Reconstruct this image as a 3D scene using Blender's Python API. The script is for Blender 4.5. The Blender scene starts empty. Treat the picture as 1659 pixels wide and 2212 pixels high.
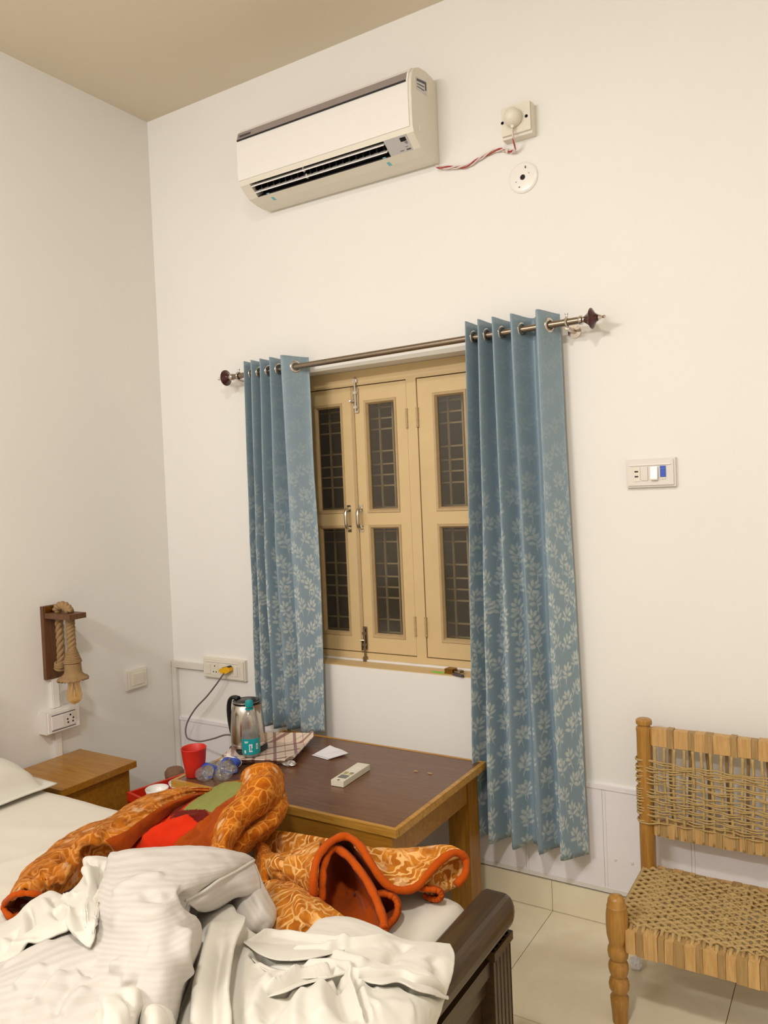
import bpy, bmesh, math, random
import numpy as np
from mathutils import Vector, Matrix, noise
random.seed(7)
S = bpy.context.scene
COL = S.collection
PI = math.pi

# ------------------------------------------------------------------ camera
cd = bpy.data.cameras.new('camera')
cd.sensor_fit = 'VERTICAL'; cd.sensor_height = 24.0
cd.lens = 1686.04 / 2212.0 * 24.0
cd.clip_start = 0.05
cam = bpy.data.objects.new('camera', cd); COL.objects.link(cam)
cam.matrix_world = Matrix(((0.850612, 0.02161, 0.52535, 2.9914), (0.524092, 0.045492, -0.850446, -2.7643),
                           (-0.042277, 0.998731, 0.027371, 1.6), (0, 0, 0, 1)))
S.camera = cam

# ------------------------------------------------------------------ world, lamps, exposure
def lin(c):
    return tuple((x/12.92 if x <= 0.04045 else ((x+0.055)/1.055)**2.4) for x in [v/255 for v in c]) + (1.0,)
w = bpy.data.worlds.new('night'); S.world = w; w.use_nodes = True
w.node_tree.nodes['Background'].inputs[0].default_value = (0.02, 0.022, 0.028, 1)
w.node_tree.nodes['Background'].inputs[1].default_value = 0.15
S.view_settings.view_transform = 'Standard'; S.view_settings.look = 'None'
S.view_settings.gamma = 1.0; S.view_settings.use_curve_mapping = False
S.view_settings.exposure = 0.0
def tube_light(name, loc, rot, sx, sy, power, col):
    l = bpy.data.lights.new(name, 'AREA'); l.shape = 'RECTANGLE'; l.size = sx; l.size_y = sy
    l.energy = power; l.color = col
    o = bpy.data.objects.new(name, l); COL.objects.link(o); o.location = loc; o.rotation_euler = rot
    return o
# the tube light of the room, on the wall opposite the window
tube_light('tube_light', (1.05, -3.92, 3.0), (math.radians(74), 0, 0), 1.25, 0.10, 47, (1.0, 0.98, 0.985))
# round ceiling lamp in the middle of the room
o = tube_light('ceiling_lamp', (2.55, -2.75, 3.45), (0, 0, 0), 0.30, 0.30, 48, (1.0, 0.965, 0.92)); o.data.shape = 'DISK'

# ------------------------------------------------------------------ helpers
def mesh_obj(name, verts, faces, mat=None, parent=None, smooth=False, uvs=None):
    me = bpy.data.meshes.new(name); me.from_pydata([tuple(v) for v in verts], [], faces)
    me.update()
    if smooth: me.polygons.foreach_set('use_smooth', [True]*len(me.polygons))
    if mat is not None:
        for m in (mat if isinstance(mat, (list, tuple)) else [mat]): me.materials.append(m)
    o = bpy.data.objects.new(name, me); COL.objects.link(o)
    if parent is not None: o.parent = parent
    return o
def base_of(o):
    v = Vector((0, 0, 0))
    while o is not None:
        v += o.location; o = o.parent
    return v
def obj(name, bm, mat, parent=None, smooth=None, world=True, bevel=0):
    """link a bmesh (built in world coordinates) as one mesh object under parent"""
    if bevel:
        bmesh.ops.bevel(bm, geom=[e for e in bm.edges if e.is_manifold and e.calc_face_angle(0) > 0.6], offset=bevel, segments=2, affect='EDGES', profile=0.6)
    bmesh.ops.recalc_face_normals(bm, faces=bm.faces)
    if parent is not None and world:
        bmesh.ops.translate(bm, verts=bm.verts, vec=-base_of(parent))
    me = bpy.data.meshes.new(name); bm.to_mesh(me); bm.free()
    for m in (mat if isinstance(mat, (list, tuple)) else [mat]): me.materials.append(m)
    if smooth is None: smooth = False
    if smooth is True: me.polygons.foreach_set('use_smooth', [True]*len(me.polygons))
    elif smooth == 'auto':
        me.polygons.foreach_set('use_smooth', [True]*len(me.polygons))
        b = bmesh.new(); b.from_mesh(me)
        for e in b.edges:
            if e.is_manifold and e.calc_face_angle(0) > 0.7: e.smooth = False
        b.to_mesh(me); b.free()
    o = bpy.data.objects.new(name, me); COL.objects.link(o)
    if parent is not None: o.parent = parent
    return o
def tag(o, label=None, cat=None, group=None, kind=None):
    if label: o['label'] = label
    if cat: o['category'] = cat
    if group: o['group'] = group
    if kind: o['kind'] = kind
    return o
def thing(name, label, cat, loc=(0, 0, 0), group=None, kind=None):
    o = bpy.data.objects.new(name, None); COL.objects.link(o); o.location = loc
    o.empty_display_size = 0.05
    return tag(o, label, cat, group, kind)
def B(): return bmesh.new()
def box(bm, x0, x1, y0, y1, z0, z1, mi=0):
    vs = [bm.verts.new(p) for p in ((x0,y0,z0),(x1,y0,z0),(x1,y1,z0),(x0,y1,z0),(x0,y0,z1),(x1,y0,z1),(x1,y1,z1),(x0,y1,z1))]
    for f in ((0,3,2,1),(4,5,6,7),(0,1,5,4),(1,2,6,5),(2,3,7,6),(3,0,4,7)):
        bm.faces.new([vs[i] for i in f]).material_index = mi
    return vs
def prism(bm, poly, axis, a0, a1, mi=0):
    """poly: list of 2d points; axis 'x' -> (y,z), 'y' -> (x,z), 'z' -> (x,y)"""
    def mk(p, a): return {'x': (a, p[0], p[1]), 'y': (p[0], a, p[1]), 'z': (p[0], p[1], a)}[axis]
    v0 = [bm.verts.new(mk(p, a0)) for p in poly]; v1 = [bm.verts.new(mk(p, a1)) for p in poly]
    n = len(poly)
    for i in range(n): bm.faces.new((v0[i], v0[(i+1) % n], v1[(i+1) % n], v1[i])).material_index = mi
    bm.faces.new(v0[::-1]).material_index = mi; bm.faces.new(v1).material_index = mi
def lathe(bm, prof, c=(0, 0, 0), n=24, axis=(0, 0, 1), mi=0, cap=True):
    """prof: (radius, height) pairs along axis from c"""
    q = Vector((0, 0, 1)).rotation_difference(Vector(axis)); c = Vector(c); rings = []
    for r, h in prof:
        if r < 1e-6: rings.append([bm.verts.new(c + q @ Vector((0, 0, h)))])
        else: rings.append([bm.verts.new(c + q @ Vector((r*math.cos(2*PI*i/n), r*math.sin(2*PI*i/n), h))) for i in range(n)])
    for a, b in zip(rings, rings[1:]):
        for i in range(n):
            j = (i+1) % n
            if len(a) == 1 and len(b) == 1: continue
            if len(a) == 1: f = bm.faces.new((a[0], b[j], b[i]))
            elif len(b) == 1: f = bm.faces.new((a[i], a[j], b[0]))
            else: f = bm.faces.new((a[i], a[j], b[j], b[i]))
            f.material_index = mi
    if cap:
        if len(rings[0]) > 1: bm.faces.new(rings[0][::-1]).material_index = mi
        if len(rings[-1]) > 1: bm.faces.new(rings[-1]).material_index = mi
def spline(pts, n):
    g = np.asarray(pts, float); m = len(g)
    if m == 2: return [Vector(g[0] + (g[1]-g[0])*t) for t in np.linspace(0, 1, n)]
    pad = np.concatenate([[2*g[0]-g[1]], g, [2*g[-1]-g[-2]]]); t = np.linspace(0, m-1, n); i = np.minimum(t.astype(int), m-2); f = (t-i)[:, None]
    a, b, c, d = pad[i], pad[i+1], pad[i+2], pad[i+3]
    return [Vector(v) for v in .5*((2*b)+(c-a)*f+(2*a-5*b+4*c-d)*f*f+(3*b-a-3*c+d)*f**3)]
def tube(bm, pts, r, n=8, mi=0, cap=True, flat=1.0, closed=False):
    """tube along points; r a number or a list; flat squashes the section's second axis"""
    pts = [Vector(p) for p in pts]; m = len(pts); rings = []; prev = None
    for i, p in enumerate(pts):
        if closed: t = (pts[(i+1) % m]-pts[i-1])
        else: t = (pts[min(i+1, m-1)]-pts[max(i-1, 0)])
        if t.length < 1e-9: t = Vector((0, 0, 1))
        t.normalize()
        if prev is None: u = t.cross(Vector((0, 0, 1))) if abs(t.z) < 0.9 else t.cross(Vector((0, 1, 0)))
        else: u = prev - t*prev.dot(t)
        u.normalize(); v = t.cross(u); prev = u
        rr = r[i] if isinstance(r, (list, tuple)) else r
        rings.append([bm.verts.new(p + u*rr*math.cos(2*PI*k/n) + v*rr*flat*math.sin(2*PI*k/n)) for k in range(n)])
    for a, b in zip(rings, rings[1:] + ([rings[0]] if closed else [])):
        for k in range(n): bm.faces.new((a[k], a[(k+1) % n], b[(k+1) % n], b[k])).material_index = mi
    if cap and not closed: bm.faces.new(rings[0][::-1]).material_index = mi; bm.faces.new(rings[-1]).material_index = mi
def ring(bm, c, axis, R, r, n=20, k=8, mi=0):
    q = Vector((0, 0, 1)).rotation_difference(Vector(axis)); c = Vector(c)
    tube(bm, [c + q @ Vector((R*math.cos(2*PI*i/n), R*math.sin(2*PI*i/n), 0)) for i in range(n)], r, k, mi, closed=True)

# ------------------------------------------------------------------ materials
def new_mat(name):
    m = bpy.data.materials.new(name); m.use_nodes = True
    return m, m.node_tree, m.node_tree.nodes['Principled BSDF']
def N(nt, t, **kw):
    n = nt.nodes.new(t)
    for k, v in kw.items(): setattr(n, k, v)
    return n
def L(nt, a, b): nt.links.new(a, b)
def setin(n, i, v):
    if isinstance(v, bpy.types.NodeSocket): n.id_data.links.new(v, n.inputs[i])
    else: n.inputs[i].default_value = v
def math_n(nt, op, a, b=None, c=None, clamp=False):
    n = N(nt, 'ShaderNodeMath', operation=op); n.use_clamp = clamp
    for i, v in enumerate((a, b, c)):
        if v is not None: setin(n, i, v)
    return n.outputs[0]
def mixc(nt, f, a, b):
    n = N(nt, 'ShaderNodeMix', data_type='RGBA'); setin(n, 0, f); setin(n, 6, a); setin(n, 7, b)
    return n.outputs[2]
def sstep(nt, x, a, b):
    n = N(nt, 'ShaderNodeMapRange', interpolation_type='SMOOTHSTEP'); setin(n, 0, x); setin(n, 1, a); setin(n, 2, b); setin(n, 3, 0.0); setin(n, 4, 1.0)
    return n.outputs[0]
def noise_n(nt, vec, scale, detail=2, dist=0.0, rough=0.5):
    n = N(nt, 'ShaderNodeTexNoise'); L(nt, vec, n.inputs['Vector']); n.inputs['Scale'].default_value = scale
    n.inputs['Detail'].default_value = detail; n.inputs['Distortion'].default_value = dist; n.inputs['Roughness'].default_value = rough
    return n.outputs['Fac']
def coords(nt, kind='Object', scale=(1, 1, 1)):
    tc = N(nt, 'ShaderNodeTexCoord'); mp = N(nt, 'ShaderNodeMapping'); mp.inputs['Scale'].default_value = scale
    L(nt, tc.outputs[kind], mp.inputs['Vector']); return mp.outputs['Vector']
def bump(nt, p, h, strength=0.2, dist=0.01):
    b = N(nt, 'ShaderNodeBump'); b.inputs['Strength'].default_value = strength; b.inputs['Distance'].default_value = dist
    L(nt, h, b.inputs['Height']); L(nt, b.outputs['Normal'], p.inputs['Normal'])
def plain(name, c, rough=0.5, metal=0.0, var=0.06, scale=30, bmp=0.0, spec=0.5, sheen=0.0, bscale=None):
    m, nt, p = new_mat(name); c = lin(c); v = coords(nt)
    f = noise_n(nt, v, scale, 3)
    d = tuple(max(0, x*(1-var*2)) for x in c[:3])+(1,); e = tuple(min(1, x*(1+var)) for x in c[:3])+(1,)
    L(nt, mixc(nt, f, d, e), p.inputs['Base Color'])
    p.inputs['Roughness'].default_value = rough; p.inputs['Metallic'].default_value = metal; p.inputs['Specular IOR Level'].default_value = spec
    if sheen: p.inputs['Sheen Weight'].default_value = sheen
    if bmp: bump(nt, p, noise_n(nt, v, bscale or scale*4, 3), bmp, 0.004)
    return m
def wood(name, c, c2, rough=0.35, axis=0, scale=6.0, stretch=14, spec=0.5):
    m, nt, p = new_mat(name); sc = [stretch, stretch, stretch]; sc[axis] = 1.0
    v = coords(nt, 'Object', tuple(sc))
    f = noise_n(nt, v, scale, 5, 0.8, 0.6); g = noise_n(nt, v, scale*5, 3)
    r = sstep(nt, math_n(nt, 'ADD', math_n(nt, 'MULTIPLY', f, 0.75), math_n(nt, 'MULTIPLY', g, 0.25)), 0.32, 0.68)
    L(nt, mixc(nt, r, lin(c), lin(c2)), p.inputs['Base Color'])
    p.inputs['Roughness'].default_value = rough; p.inputs['Specular IOR Level'].default_value = spec
    bump(nt, p, g, 0.06, 0.003); return m
def thin_glass(name, tint, haze=0.1, hazec=(200, 200, 200), gloss=0.12, rough=0.05):
    m, nt, p = new_mat(name); out = nt.nodes['Material Output']
    t = N(nt, 'ShaderNodeBsdfTransparent'); t.inputs[0].default_value = lin(tint)
    g = N(nt, 'ShaderNodeBsdfGlossy'); g.inputs['Roughness'].default_value = rough
    d = N(nt, 'ShaderNodeBsdfDiffuse'); d.inputs[0].default_value = lin(hazec)
    lw = N(nt, 'ShaderNodeLayerWeight'); lw.inputs['Blend'].default_value = 0.35
    m1 = N(nt, 'ShaderNodeMixShader'); m1.inputs[0].default_value = haze; L(nt, t.outputs[0], m1.inputs[1]); L(nt, d.outputs[0], m1.inputs[2])
    m2 = N(nt, 'ShaderNodeMixShader'); L(nt, math_n(nt, 'MULTIPLY_ADD', lw.outputs['Fresnel'], 0.35, gloss*0.25), m2.inputs[0]); L(nt, m1.outputs[0], m2.inputs[1]); L(nt, g.outputs[0], m2.inputs[2])
    L(nt, m2.outputs[0], out.inputs[0]); return m

M = {}
M['wall'] = plain('wall_paint', (238, 235, 229), 0.75, var=0.015, scale=3, bmp=0.05, bscale=160, spec=0.25)
M['ceiling'] = plain('ceiling_paint', (224, 212, 190), 0.85, var=0.02, scale=2, spec=0.15)
M['grout'] = plain('grout', (158, 141, 112), 0.8)
M['dado'] = plain('dado_pvc', (240, 235, 236), 0.45, var=0.03, scale=8)
M['white_pvc'] = plain('white_pvc', (226, 220, 212), 0.4, var=0.02)
M['cream_pvc'] = plain('cream_plastic', (230, 223, 207), 0.35, var=0.02)
M['white_gloss'] = plain('white_gloss_plastic', (240, 236, 230), 0.25, var=0.01)
M['dark'] = plain('dark_recess', (24, 22, 22), 0.6)
M['black'] = plain('black_plastic', (26, 25, 25), 0.3)
M['steel'] = plain('brushed_steel', (205, 198, 188), 0.22, metal=1.0, var=0.03)
M['chrome'] = plain('chrome', (210, 200, 190), 0.16, metal=1.0, var=0.02)
M['rodsteel'] = plain('rod_antique_steel', (150, 135, 118), 0.3, metal=1.0, var=0.05)
M['brownknob'] = plain('dark_brown_finial', (70, 30, 28), 0.2)
M['winpaint'] = plain('window_paint', (216, 188, 138), 0.55, var=0.05, scale=9, bmp=0.08, bscale=60)
M['winedge'] = plain('window_moulding_paint', (190, 162, 118), 0.5, var=0.08, scale=30)
M['grille'] = plain('grille_paint', (236, 224, 190), 0.6)
M['pane'] = thin_glass('window_glass', (240, 236, 228), 0.16, (120, 108, 90), 0.06, 0.12)
M['teak'] = wood('teak_varnish', (146, 96, 22), (174, 122, 36), 0.3, 0, 5)
M['teak_v'] = wood('teak_varnish_vertical', (138, 90, 22), (166, 116, 36), 0.32, 2, 5)
M['edge'] = wood('worn_teak_edge', (168, 116, 34), (200, 152, 66), 0.3, 0, 5)
M['laminate'] = wood('brown_laminate', (98, 64, 44), (118, 82, 58), 0.26, 0, 7, 20)
M['lamp_wood'] = wood('lamp_wood', (84, 52, 30), (112, 72, 42), 0.5, 2, 6)
M['bed_wood'] = wood('dark_bed_wood', (54, 38, 20), (74, 54, 30), 0.30, 1, 5, 10, 0.5)
M['chair_wood'] = wood('chair_wood', (156, 108, 44), (184, 136, 66), 0.32, 2, 5)
M['cane'] = wood('cane_strip', (184, 142, 84), (208, 168, 110), 0.5, 2, 8)
M['cane2'] = wood('cane_strip_dark', (152, 120, 72), (178, 144, 92), 0.55, 2, 8)
M['cord'] = plain('jute_cord', (188, 158, 102), 0.75, var=0.12, scale=60, bmp=0.3, bscale=400)
M['rope'] = plain('jute_rope', (158, 126, 84), 0.8, var=0.15, scale=60, bmp=0.4, bscale=400)
M['bulb'] = thin_glass('amber_bulb_glass', (254, 232, 190), 0.22, (250, 208, 146), 0.2, 0.03)
M['brass'] = plain('brass', (160, 120, 50), 0.3, metal=1.0)
M['red'] = plain('red_plastic', (206, 40, 26), 0.4, var=0.03)
M['orange_red'] = plain('red_tray_plastic', (196, 40, 14), 0.4, var=0.03)
M['teal'] = plain('teal_plastic', (0, 150, 155), 0.35)
M['blue'] = plain('blue_plastic', (55, 85, 190), 0.4)
M['lightblue'] = plain('light_blue_tape', (120, 185, 205), 0.5)
M['paper'] = plain('white_paper', (236, 232, 236), 0.7, var=0.02)
M['green'] = plain('green_tag', (130, 205, 60), 0.4)
M['grey_strip'] = plain('grey_trim', (150, 138, 132), 0.35)
M['silver'] = plain('silver_panel', (206, 204, 204), 0.3, metal=0.2, var=0.02)
M['ink'] = plain('grey_ink', (88, 82, 88), 0.6)
M['cable'] = plain('grey_cable', (110, 100, 100), 0.4)
M['wire_red'] = plain('red_wire', (178, 60, 56), 0.4)
M['wire_white'] = plain('white_wire', (228, 212, 204), 0.4)
M['yellow'] = plain('yellow_plug', (240, 180, 10), 0.35)
M['bottle'] = thin_glass('bottle_plastic', (251, 251, 250), 0.10, (240, 240, 238), 0.2, 0.06)
M['water'] = thin_glass('water', (236, 240, 240), 0.22, (215, 215, 210), 0.1, 0.02)
M['foil'] = plain('foil', (222, 218, 212), 0.3, metal=0.6, var=0.1, scale=60)
M['remote'] = plain('remote_plastic', (226, 220, 200), 0.35, var=0.02)
M['lcd'] = plain('lcd_grey', (112, 112, 100), 0.25)
M['olive'] = plain('olive_button', (170, 156, 84), 0.4)
M['mattress'] = plain('mattress_cloth', (222, 215, 200), 0.85, var=0.015, scale=6, bmp=0.25, bscale=22, spec=0.2, sheen=0.1)
M['cloth'] = plain('white_sheet_cloth', (224, 219, 207), 0.85, var=0.015, scale=8, bmp=0.25, bscale=30, spec=0.2, sheen=0.1)
M['hem'] = plain('orange_hem', (188, 78, 6), 0.85, var=0.12, scale=30, bmp=0.5, bscale=120, spec=0.12, sheen=0.05)
M['solid'] = plain('orange_lining', (158, 66, 6), 0.9, var=0.14, scale=14, bmp=0.3, bscale=160, spec=0.1, sheen=0.06)
M['lampmetal'] = plain('fitting_white', (225, 222, 215), 0.4)
M['wicker'] = plain('brown_wicker', (140, 104, 76), 0.7, var=0.2, scale=80, bmp=0.4, bscale=150)

def tile_mat():
    m, nt, p = new_mat('floor_tile'); v = coords(nt)
    f = noise_n(nt, v, 2.2, 5, 1.2, 0.6); g = noise_n(nt, v, 14, 3)
    c = mixc(nt, sstep(nt, f, 0.3, 0.7), lin((228, 214, 180)), lin((240, 230, 202)))
    L(nt, mixc(nt, math_n(nt, 'MULTIPLY', g, 0.25), c, lin((218, 207, 180))), p.inputs['Base Color'])
    p.inputs['Roughness'].default_value = 0.22; return m
M['tile'] = tile_mat()

def stripe_mat():
    """white duvet cover with woven satin stripes along the cloth"""
    m, nt, p = new_mat('striped_cover'); tc = N(nt, 'ShaderNodeTexCoord'); sp = N(nt, 'ShaderNodeSeparateXYZ'); L(nt, tc.outputs['UV'], sp.inputs[0])
    nz = noise_n(nt, tc.outputs['UV'], 3, 2)
    s = math_n(nt, 'SINE', math_n(nt, 'MULTIPLY', math_n(nt, 'ADD', sp.outputs[1], math_n(nt, 'MULTIPLY', nz, 0.02)), 2*PI/0.026))
    f = sstep(nt, s, -0.3, 0.3)
    L(nt, mixc(nt, f, lin((210, 203, 195)), lin((205, 198, 189))), p.inputs['Base Color'])
    r = math_n(nt, 'MULTIPLY_ADD', f, -0.25, 0.8); L(nt, r, p.inputs['Roughness']); p.inputs['Specular IOR Level'].default_value = 0.3
    bump(nt, p, noise_n(nt, coords(nt), 40, 3), 0.2, 0.004); return m
M['stripe'] = stripe_mat()

def blanket_mat(name, base, dark, lines, amount, vscale, blotch=0.0, use_print=False, crackle=False):
    """plush blanket print: scrolls and veins on a deep orange ground"""
    m, nt, p = new_mat(name); v = coords(nt)
    n1 = N(nt, 'ShaderNodeTexNoise'); L(nt, v, n1.inputs['Vector']); n1.inputs['Scale'].default_value = 9; n1.inputs['Detail'].default_value = 2
    mx = N(nt, 'ShaderNodeMix', data_type='VECTOR'); mx.inputs[0].default_value = 0.10 if not crackle else 0.04; L(nt, v, mx.inputs[4]); L(nt, n1.outputs['Color'], mx.inputs[5])
    wv = mx.outputs[1]
    vo = N(nt, 'ShaderNodeTexVoronoi', feature='DISTANCE_TO_EDGE'); L(nt, wv, vo.inputs['Vector']); vo.inputs['Scale'].default_value = vscale
    ln = math_n(nt, 'SUBTRACT', 1.0, sstep(nt, vo.outputs['Distance'], 0.015, 0.10))
    wa = N(nt, 'ShaderNodeTexWave', wave_type='RINGS', rings_direction='SPHERICAL'); L(nt, wv, wa.inputs['Vector']); wa.inputs['Scale'].default_value = vscale*0.55; wa.inputs['Distortion'].default_value = 9; wa.inputs['Detail'].default_value = 1.5; wa.inputs['Detail Scale'].default_value = 2.2
    sw = sstep(nt, wa.outputs['Fac'], 0.55, 0.8)
    big = sstep(nt, noise_n(nt, v, 11, 3), 0.40, 0.60)
    if crackle: lf = math_n(nt, 'MAXIMUM', ln, math_n(nt, 'MULTIPLY', sw, 0.25))
    else: lf = math_n(nt, 'MAXIMUM', math_n(nt, 'MULTIPLY', sw, big), math_n(nt, 'MULTIPLY', ln, math_n(nt, 'SUBTRACT', 1.0, big)))
    lf = math_n(nt, 'MULTIPLY', lf, amount)
    c = mixc(nt, sstep(nt, noise_n(nt, v, 24, 3), 0.3, 0.7), lin(dark), lin(base))
    c = mixc(nt, lf, c, lin(lines))
    if blotch:
        v2 = N(nt, 'ShaderNodeTexVoronoi'); L(nt, v, v2.inputs['Vector']); v2.inputs['Scale'].default_value = 12
        c = mixc(nt, math_n(nt, 'MULTIPLY', math_n(nt, 'SUBTRACT', 1.0, sstep(nt, v2.outputs['Distance'], 0.16, 0.26)), blotch), c, lin((240, 205, 165)))
    if use_print:
        at = N(nt, 'ShaderNodeAttribute'); at.attribute_name = 'print'
        pr = mixc(nt, math_n(nt, 'MULTIPLY', noise_n(nt, v, 30, 3), 0.35), at.outputs['Color'], lin((60, 10, 4)))
        c = mixc(nt, at.outputs['Alpha'], c, pr)
    L(nt, c, p.inputs['Base Color']); p.inputs['Roughness'].default_value = 0.9; p.inputs['Specular IOR Level'].default_value = 0.15
    p.inputs['Sheen Weight'].default_value = 0.15; p.inputs['Sheen Roughness'].default_value = 0.4; p.inputs['Sheen Tint'].default_value = lin((255, 180, 110))
    bump(nt, p, noise_n(nt, v, 220, 3), 0.35, 0.004); return m
M['bl_arm'] = blanket_mat('blanket_scrolls', (190, 110, 26), (140, 72, 12), (222, 160, 92), 0.62, 30, 0.4)
M['bl_crack'] = blanket_mat('blanket_veins', (194, 106, 12), (158, 78, 8), (236, 164, 70), 0.62, 33, 0.6, crackle=True)
M['bl_light'] = blanket_mat('blanket_light_scrolls', (200, 124, 36), (166, 92, 20), (240, 192, 122), 0.85, 30, 0.3)
M['bl_print'] = blanket_mat('blanket_flower_print', (166, 72, 12), (148, 60, 10), (176, 84, 20), 0.4, 14, 0.0, use_print=True)

def curtain_mat():
    """blue satin with woven pale leaf sprigs that thin out towards the top"""
    m, nt, p = new_mat('curtain_leaf_satin'); tc = N(nt, 'ShaderNodeTexCoord'); uv = tc.outputs['UV']
    sp = N(nt, 'ShaderNodeSeparateXYZ'); L(nt, uv, sp.inputs[0])
    nz = N(nt, 'ShaderNodeTexNoise'); L(nt, uv, nz.inputs['Vector']); nz.inputs['Scale'].default_value = 70; nz.inputs['Detail'].default_value = 3
    def sprigs(cw, ch, ou, ov, seed):
        cu = math_n(nt, 'DIVIDE', math_n(nt, 'ADD', sp.outputs[0], ou), cw); col = math_n(nt, 'FLOOR', cu)
        cv = math_n(nt, 'ADD', math_n(nt, 'DIVIDE', math_n(nt, 'ADD', sp.outputs[1], ov), ch), math_n(nt, 'MULTIPLY', math_n(nt, 'MODULO', col, 3.0), 0.37)); row = math_n(nt, 'FLOOR', cv)
        idv = N(nt, 'ShaderNodeCombineXYZ'); L(nt, col, idv.inputs[0]); L(nt, row, idv.inputs[1]); idv.inputs[2].default_value = seed
        wn = N(nt, 'ShaderNodeTexWhiteNoise', noise_dimensions='3D'); L(nt, idv.outputs[0], wn.inputs['Vector'])
        rc = N(nt, 'ShaderNodeSeparateXYZ'); L(nt, wn.outputs['Color'], rc.inputs[0])
        px = math_n(nt, 'MULTIPLY', math_n(nt, 'SUBTRACT', math_n(nt, 'FRACT', cu), math_n(nt, 'MULTIPLY_ADD', rc.outputs[0], 0.24, 0.38)), cw)
        py = math_n(nt, 'MULTIPLY', math_n(nt, 'SUBTRACT', math_n(nt, 'FRACT', cv), math_n(nt, 'MULTIPLY_ADD', rc.outputs[1], 0.2, 0.40)), -ch)
        px = math_n(nt, 'MULTIPLY', px, math_n(nt, 'MULTIPLY_ADD', sstep(nt, rc.outputs[2], 0.49, 0.51), 2.0, -1.0))
        cb = N(nt, 'ShaderNodeCombineXYZ'); L(nt, px, cb.inputs[0]); L(nt, py, cb.inputs[1])
        vr = N(nt, 'ShaderNodeVectorRotate', rotation_type='Z_AXIS'); L(nt, cb.outputs[0], vr.inputs['Vector']); L(nt, math_n(nt, 'MULTIPLY_ADD', rc.outputs[1], 1.2, -0.9), vr.inputs['Angle'])
        wob = N(nt, 'ShaderNodeVectorMath', operation='MULTIPLY_ADD'); L(nt, nz.outputs['Color'], wob.inputs[0]); wob.inputs[1].default_value = (0.012, 0.012, 0); L(nt, vr.outputs[0], wob.inputs[2])
        best = None
        for (x, y, ang, ln, wd) in [(0, .038, 95, .020, .007), (-.014, .028, 130, .022, .0075), (.015, .026, 45, .024, .008), (-.018, .004, 155, .026, .0075), (.018, .006, 25, .026, .007), (.012, -.014, -5, .018, .006), (.0, -.018, 80, .040, .0024)]:
            mp = N(nt, 'ShaderNodeMapping', vector_type='TEXTURE'); L(nt, wob.outputs[0], mp.inputs['Vector'])
            mp.inputs['Location'].default_value = ((x+.006)*.88, (y+.006)*.88, 0); mp.inputs['Rotation'].default_value = (0, 0, math.radians(ang)); mp.inputs['Scale'].default_value = (ln*.60, wd*.9, 1)
            le = N(nt, 'ShaderNodeVectorMath', operation='LENGTH'); L(nt, mp.outputs[0], le.inputs[0])
            best = le.outputs['Value'] if best is None else math_n(nt, 'MINIMUM', best, le.outputs['Value'])
        return math_n(nt, 'SUBTRACT', 1.0, sstep(nt, best, 0.5, 1.3))
    leaf = math_n(nt, 'MAXIMUM', sprigs(.088, .098, 0, 0, 1.0), math_n(nt, 'MULTIPLY', sprigs(.097, .108, .05, .06, 2.0), 0.8))
    fade = sstep(nt, sp.outputs[1], 0.25, 1.15)
    leaf = math_n(nt, 'MULTIPLY', leaf, math_n(nt, 'MULTIPLY', math_n(nt, 'MULTIPLY_ADD', fade, 0.85, 0.12), math_n(nt, 'MULTIPLY_ADD', noise_n(nt, uv, 60, 3), 1.0, 0.35)), clamp=True)
    th = N(nt, 'ShaderNodeMapping'); L(nt, uv, th.inputs['Vector']); th.inputs['Scale'].default_value = (40, 600, 1)
    thr = noise_n(nt, th.outputs[0], 1.0, 2)
    c = mixc(nt, thr, lin((114, 137, 151)), lin((143, 161, 171)))
    c = mixc(nt, leaf, c, lin((196, 201, 194)))
    L(nt, c, p.inputs['Base Color']); p.inputs['Roughness'].default_value = 0.42; p.inputs['Sheen Weight'].default_value = 0.15; p.inputs['Specular IOR Level'].default_value = 0.45
    bump(nt, p, thr, 0.15, 0.002); return m
M['curtain'] = curtain_mat()

def tray_mat():
    """melamine tray print: crossing dark bands on cream with pink and green tints"""
    m, nt, p = new_mat('tray_print'); v = coords(nt)
    def bands(ang, sc, w, off):
        mp = N(nt, 'ShaderNodeMapping'); L(nt, v, mp.inputs['Vector']); mp.inputs['Rotation'].default_value = (0, 0, math.radians(ang)); mp.inputs['Scale'].default_value = (sc, sc, sc); mp.inputs['Location'].default_value = (off, 0, 0)
        s = N(nt, 'ShaderNodeSeparateXYZ'); L(nt, mp.outputs[0], s.inputs[0])
        f = math_n(nt, 'ABSOLUTE', math_n(nt, 'SUBTRACT', math_n(nt, 'FRACT', s.outputs[0]), 0.5))
        return math_n(nt, 'SUBTRACT', 1.0, sstep(nt, f, w*0.7, w))
    b1 = bands(35, 14, 0.11, 0); b2 = bands(-40, 12, 0.09, .3); b3 = bands(35, 15, 0.035, .4); b4 = bands(-40, 13, 0.03, .75)
    c = mixc(nt, noise_n(nt, v, 20, 2), lin((228, 216, 196)), lin((216, 186, 168)))
    c = mixc(nt, math_n(nt, 'MULTIPLY', b3, 0.7), c, lin((140, 160, 130))); c = mixc(nt, math_n(nt, 'MULTIPLY', b4, 0.7), c, lin((190, 120, 112)))
    c = mixc(nt, math_n(nt, 'MULTIPLY', b1, 0.85), c, lin((134, 94, 86))); c = mixc(nt, math_n(nt, 'MULTIPLY', b2, 0.85), c, lin((140, 92, 96)))
    L(nt, c, p.inputs['Base Color']); p.inputs['Roughness'].default_value = 0.2; return m
M['tray'] = tray_mat()

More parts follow.
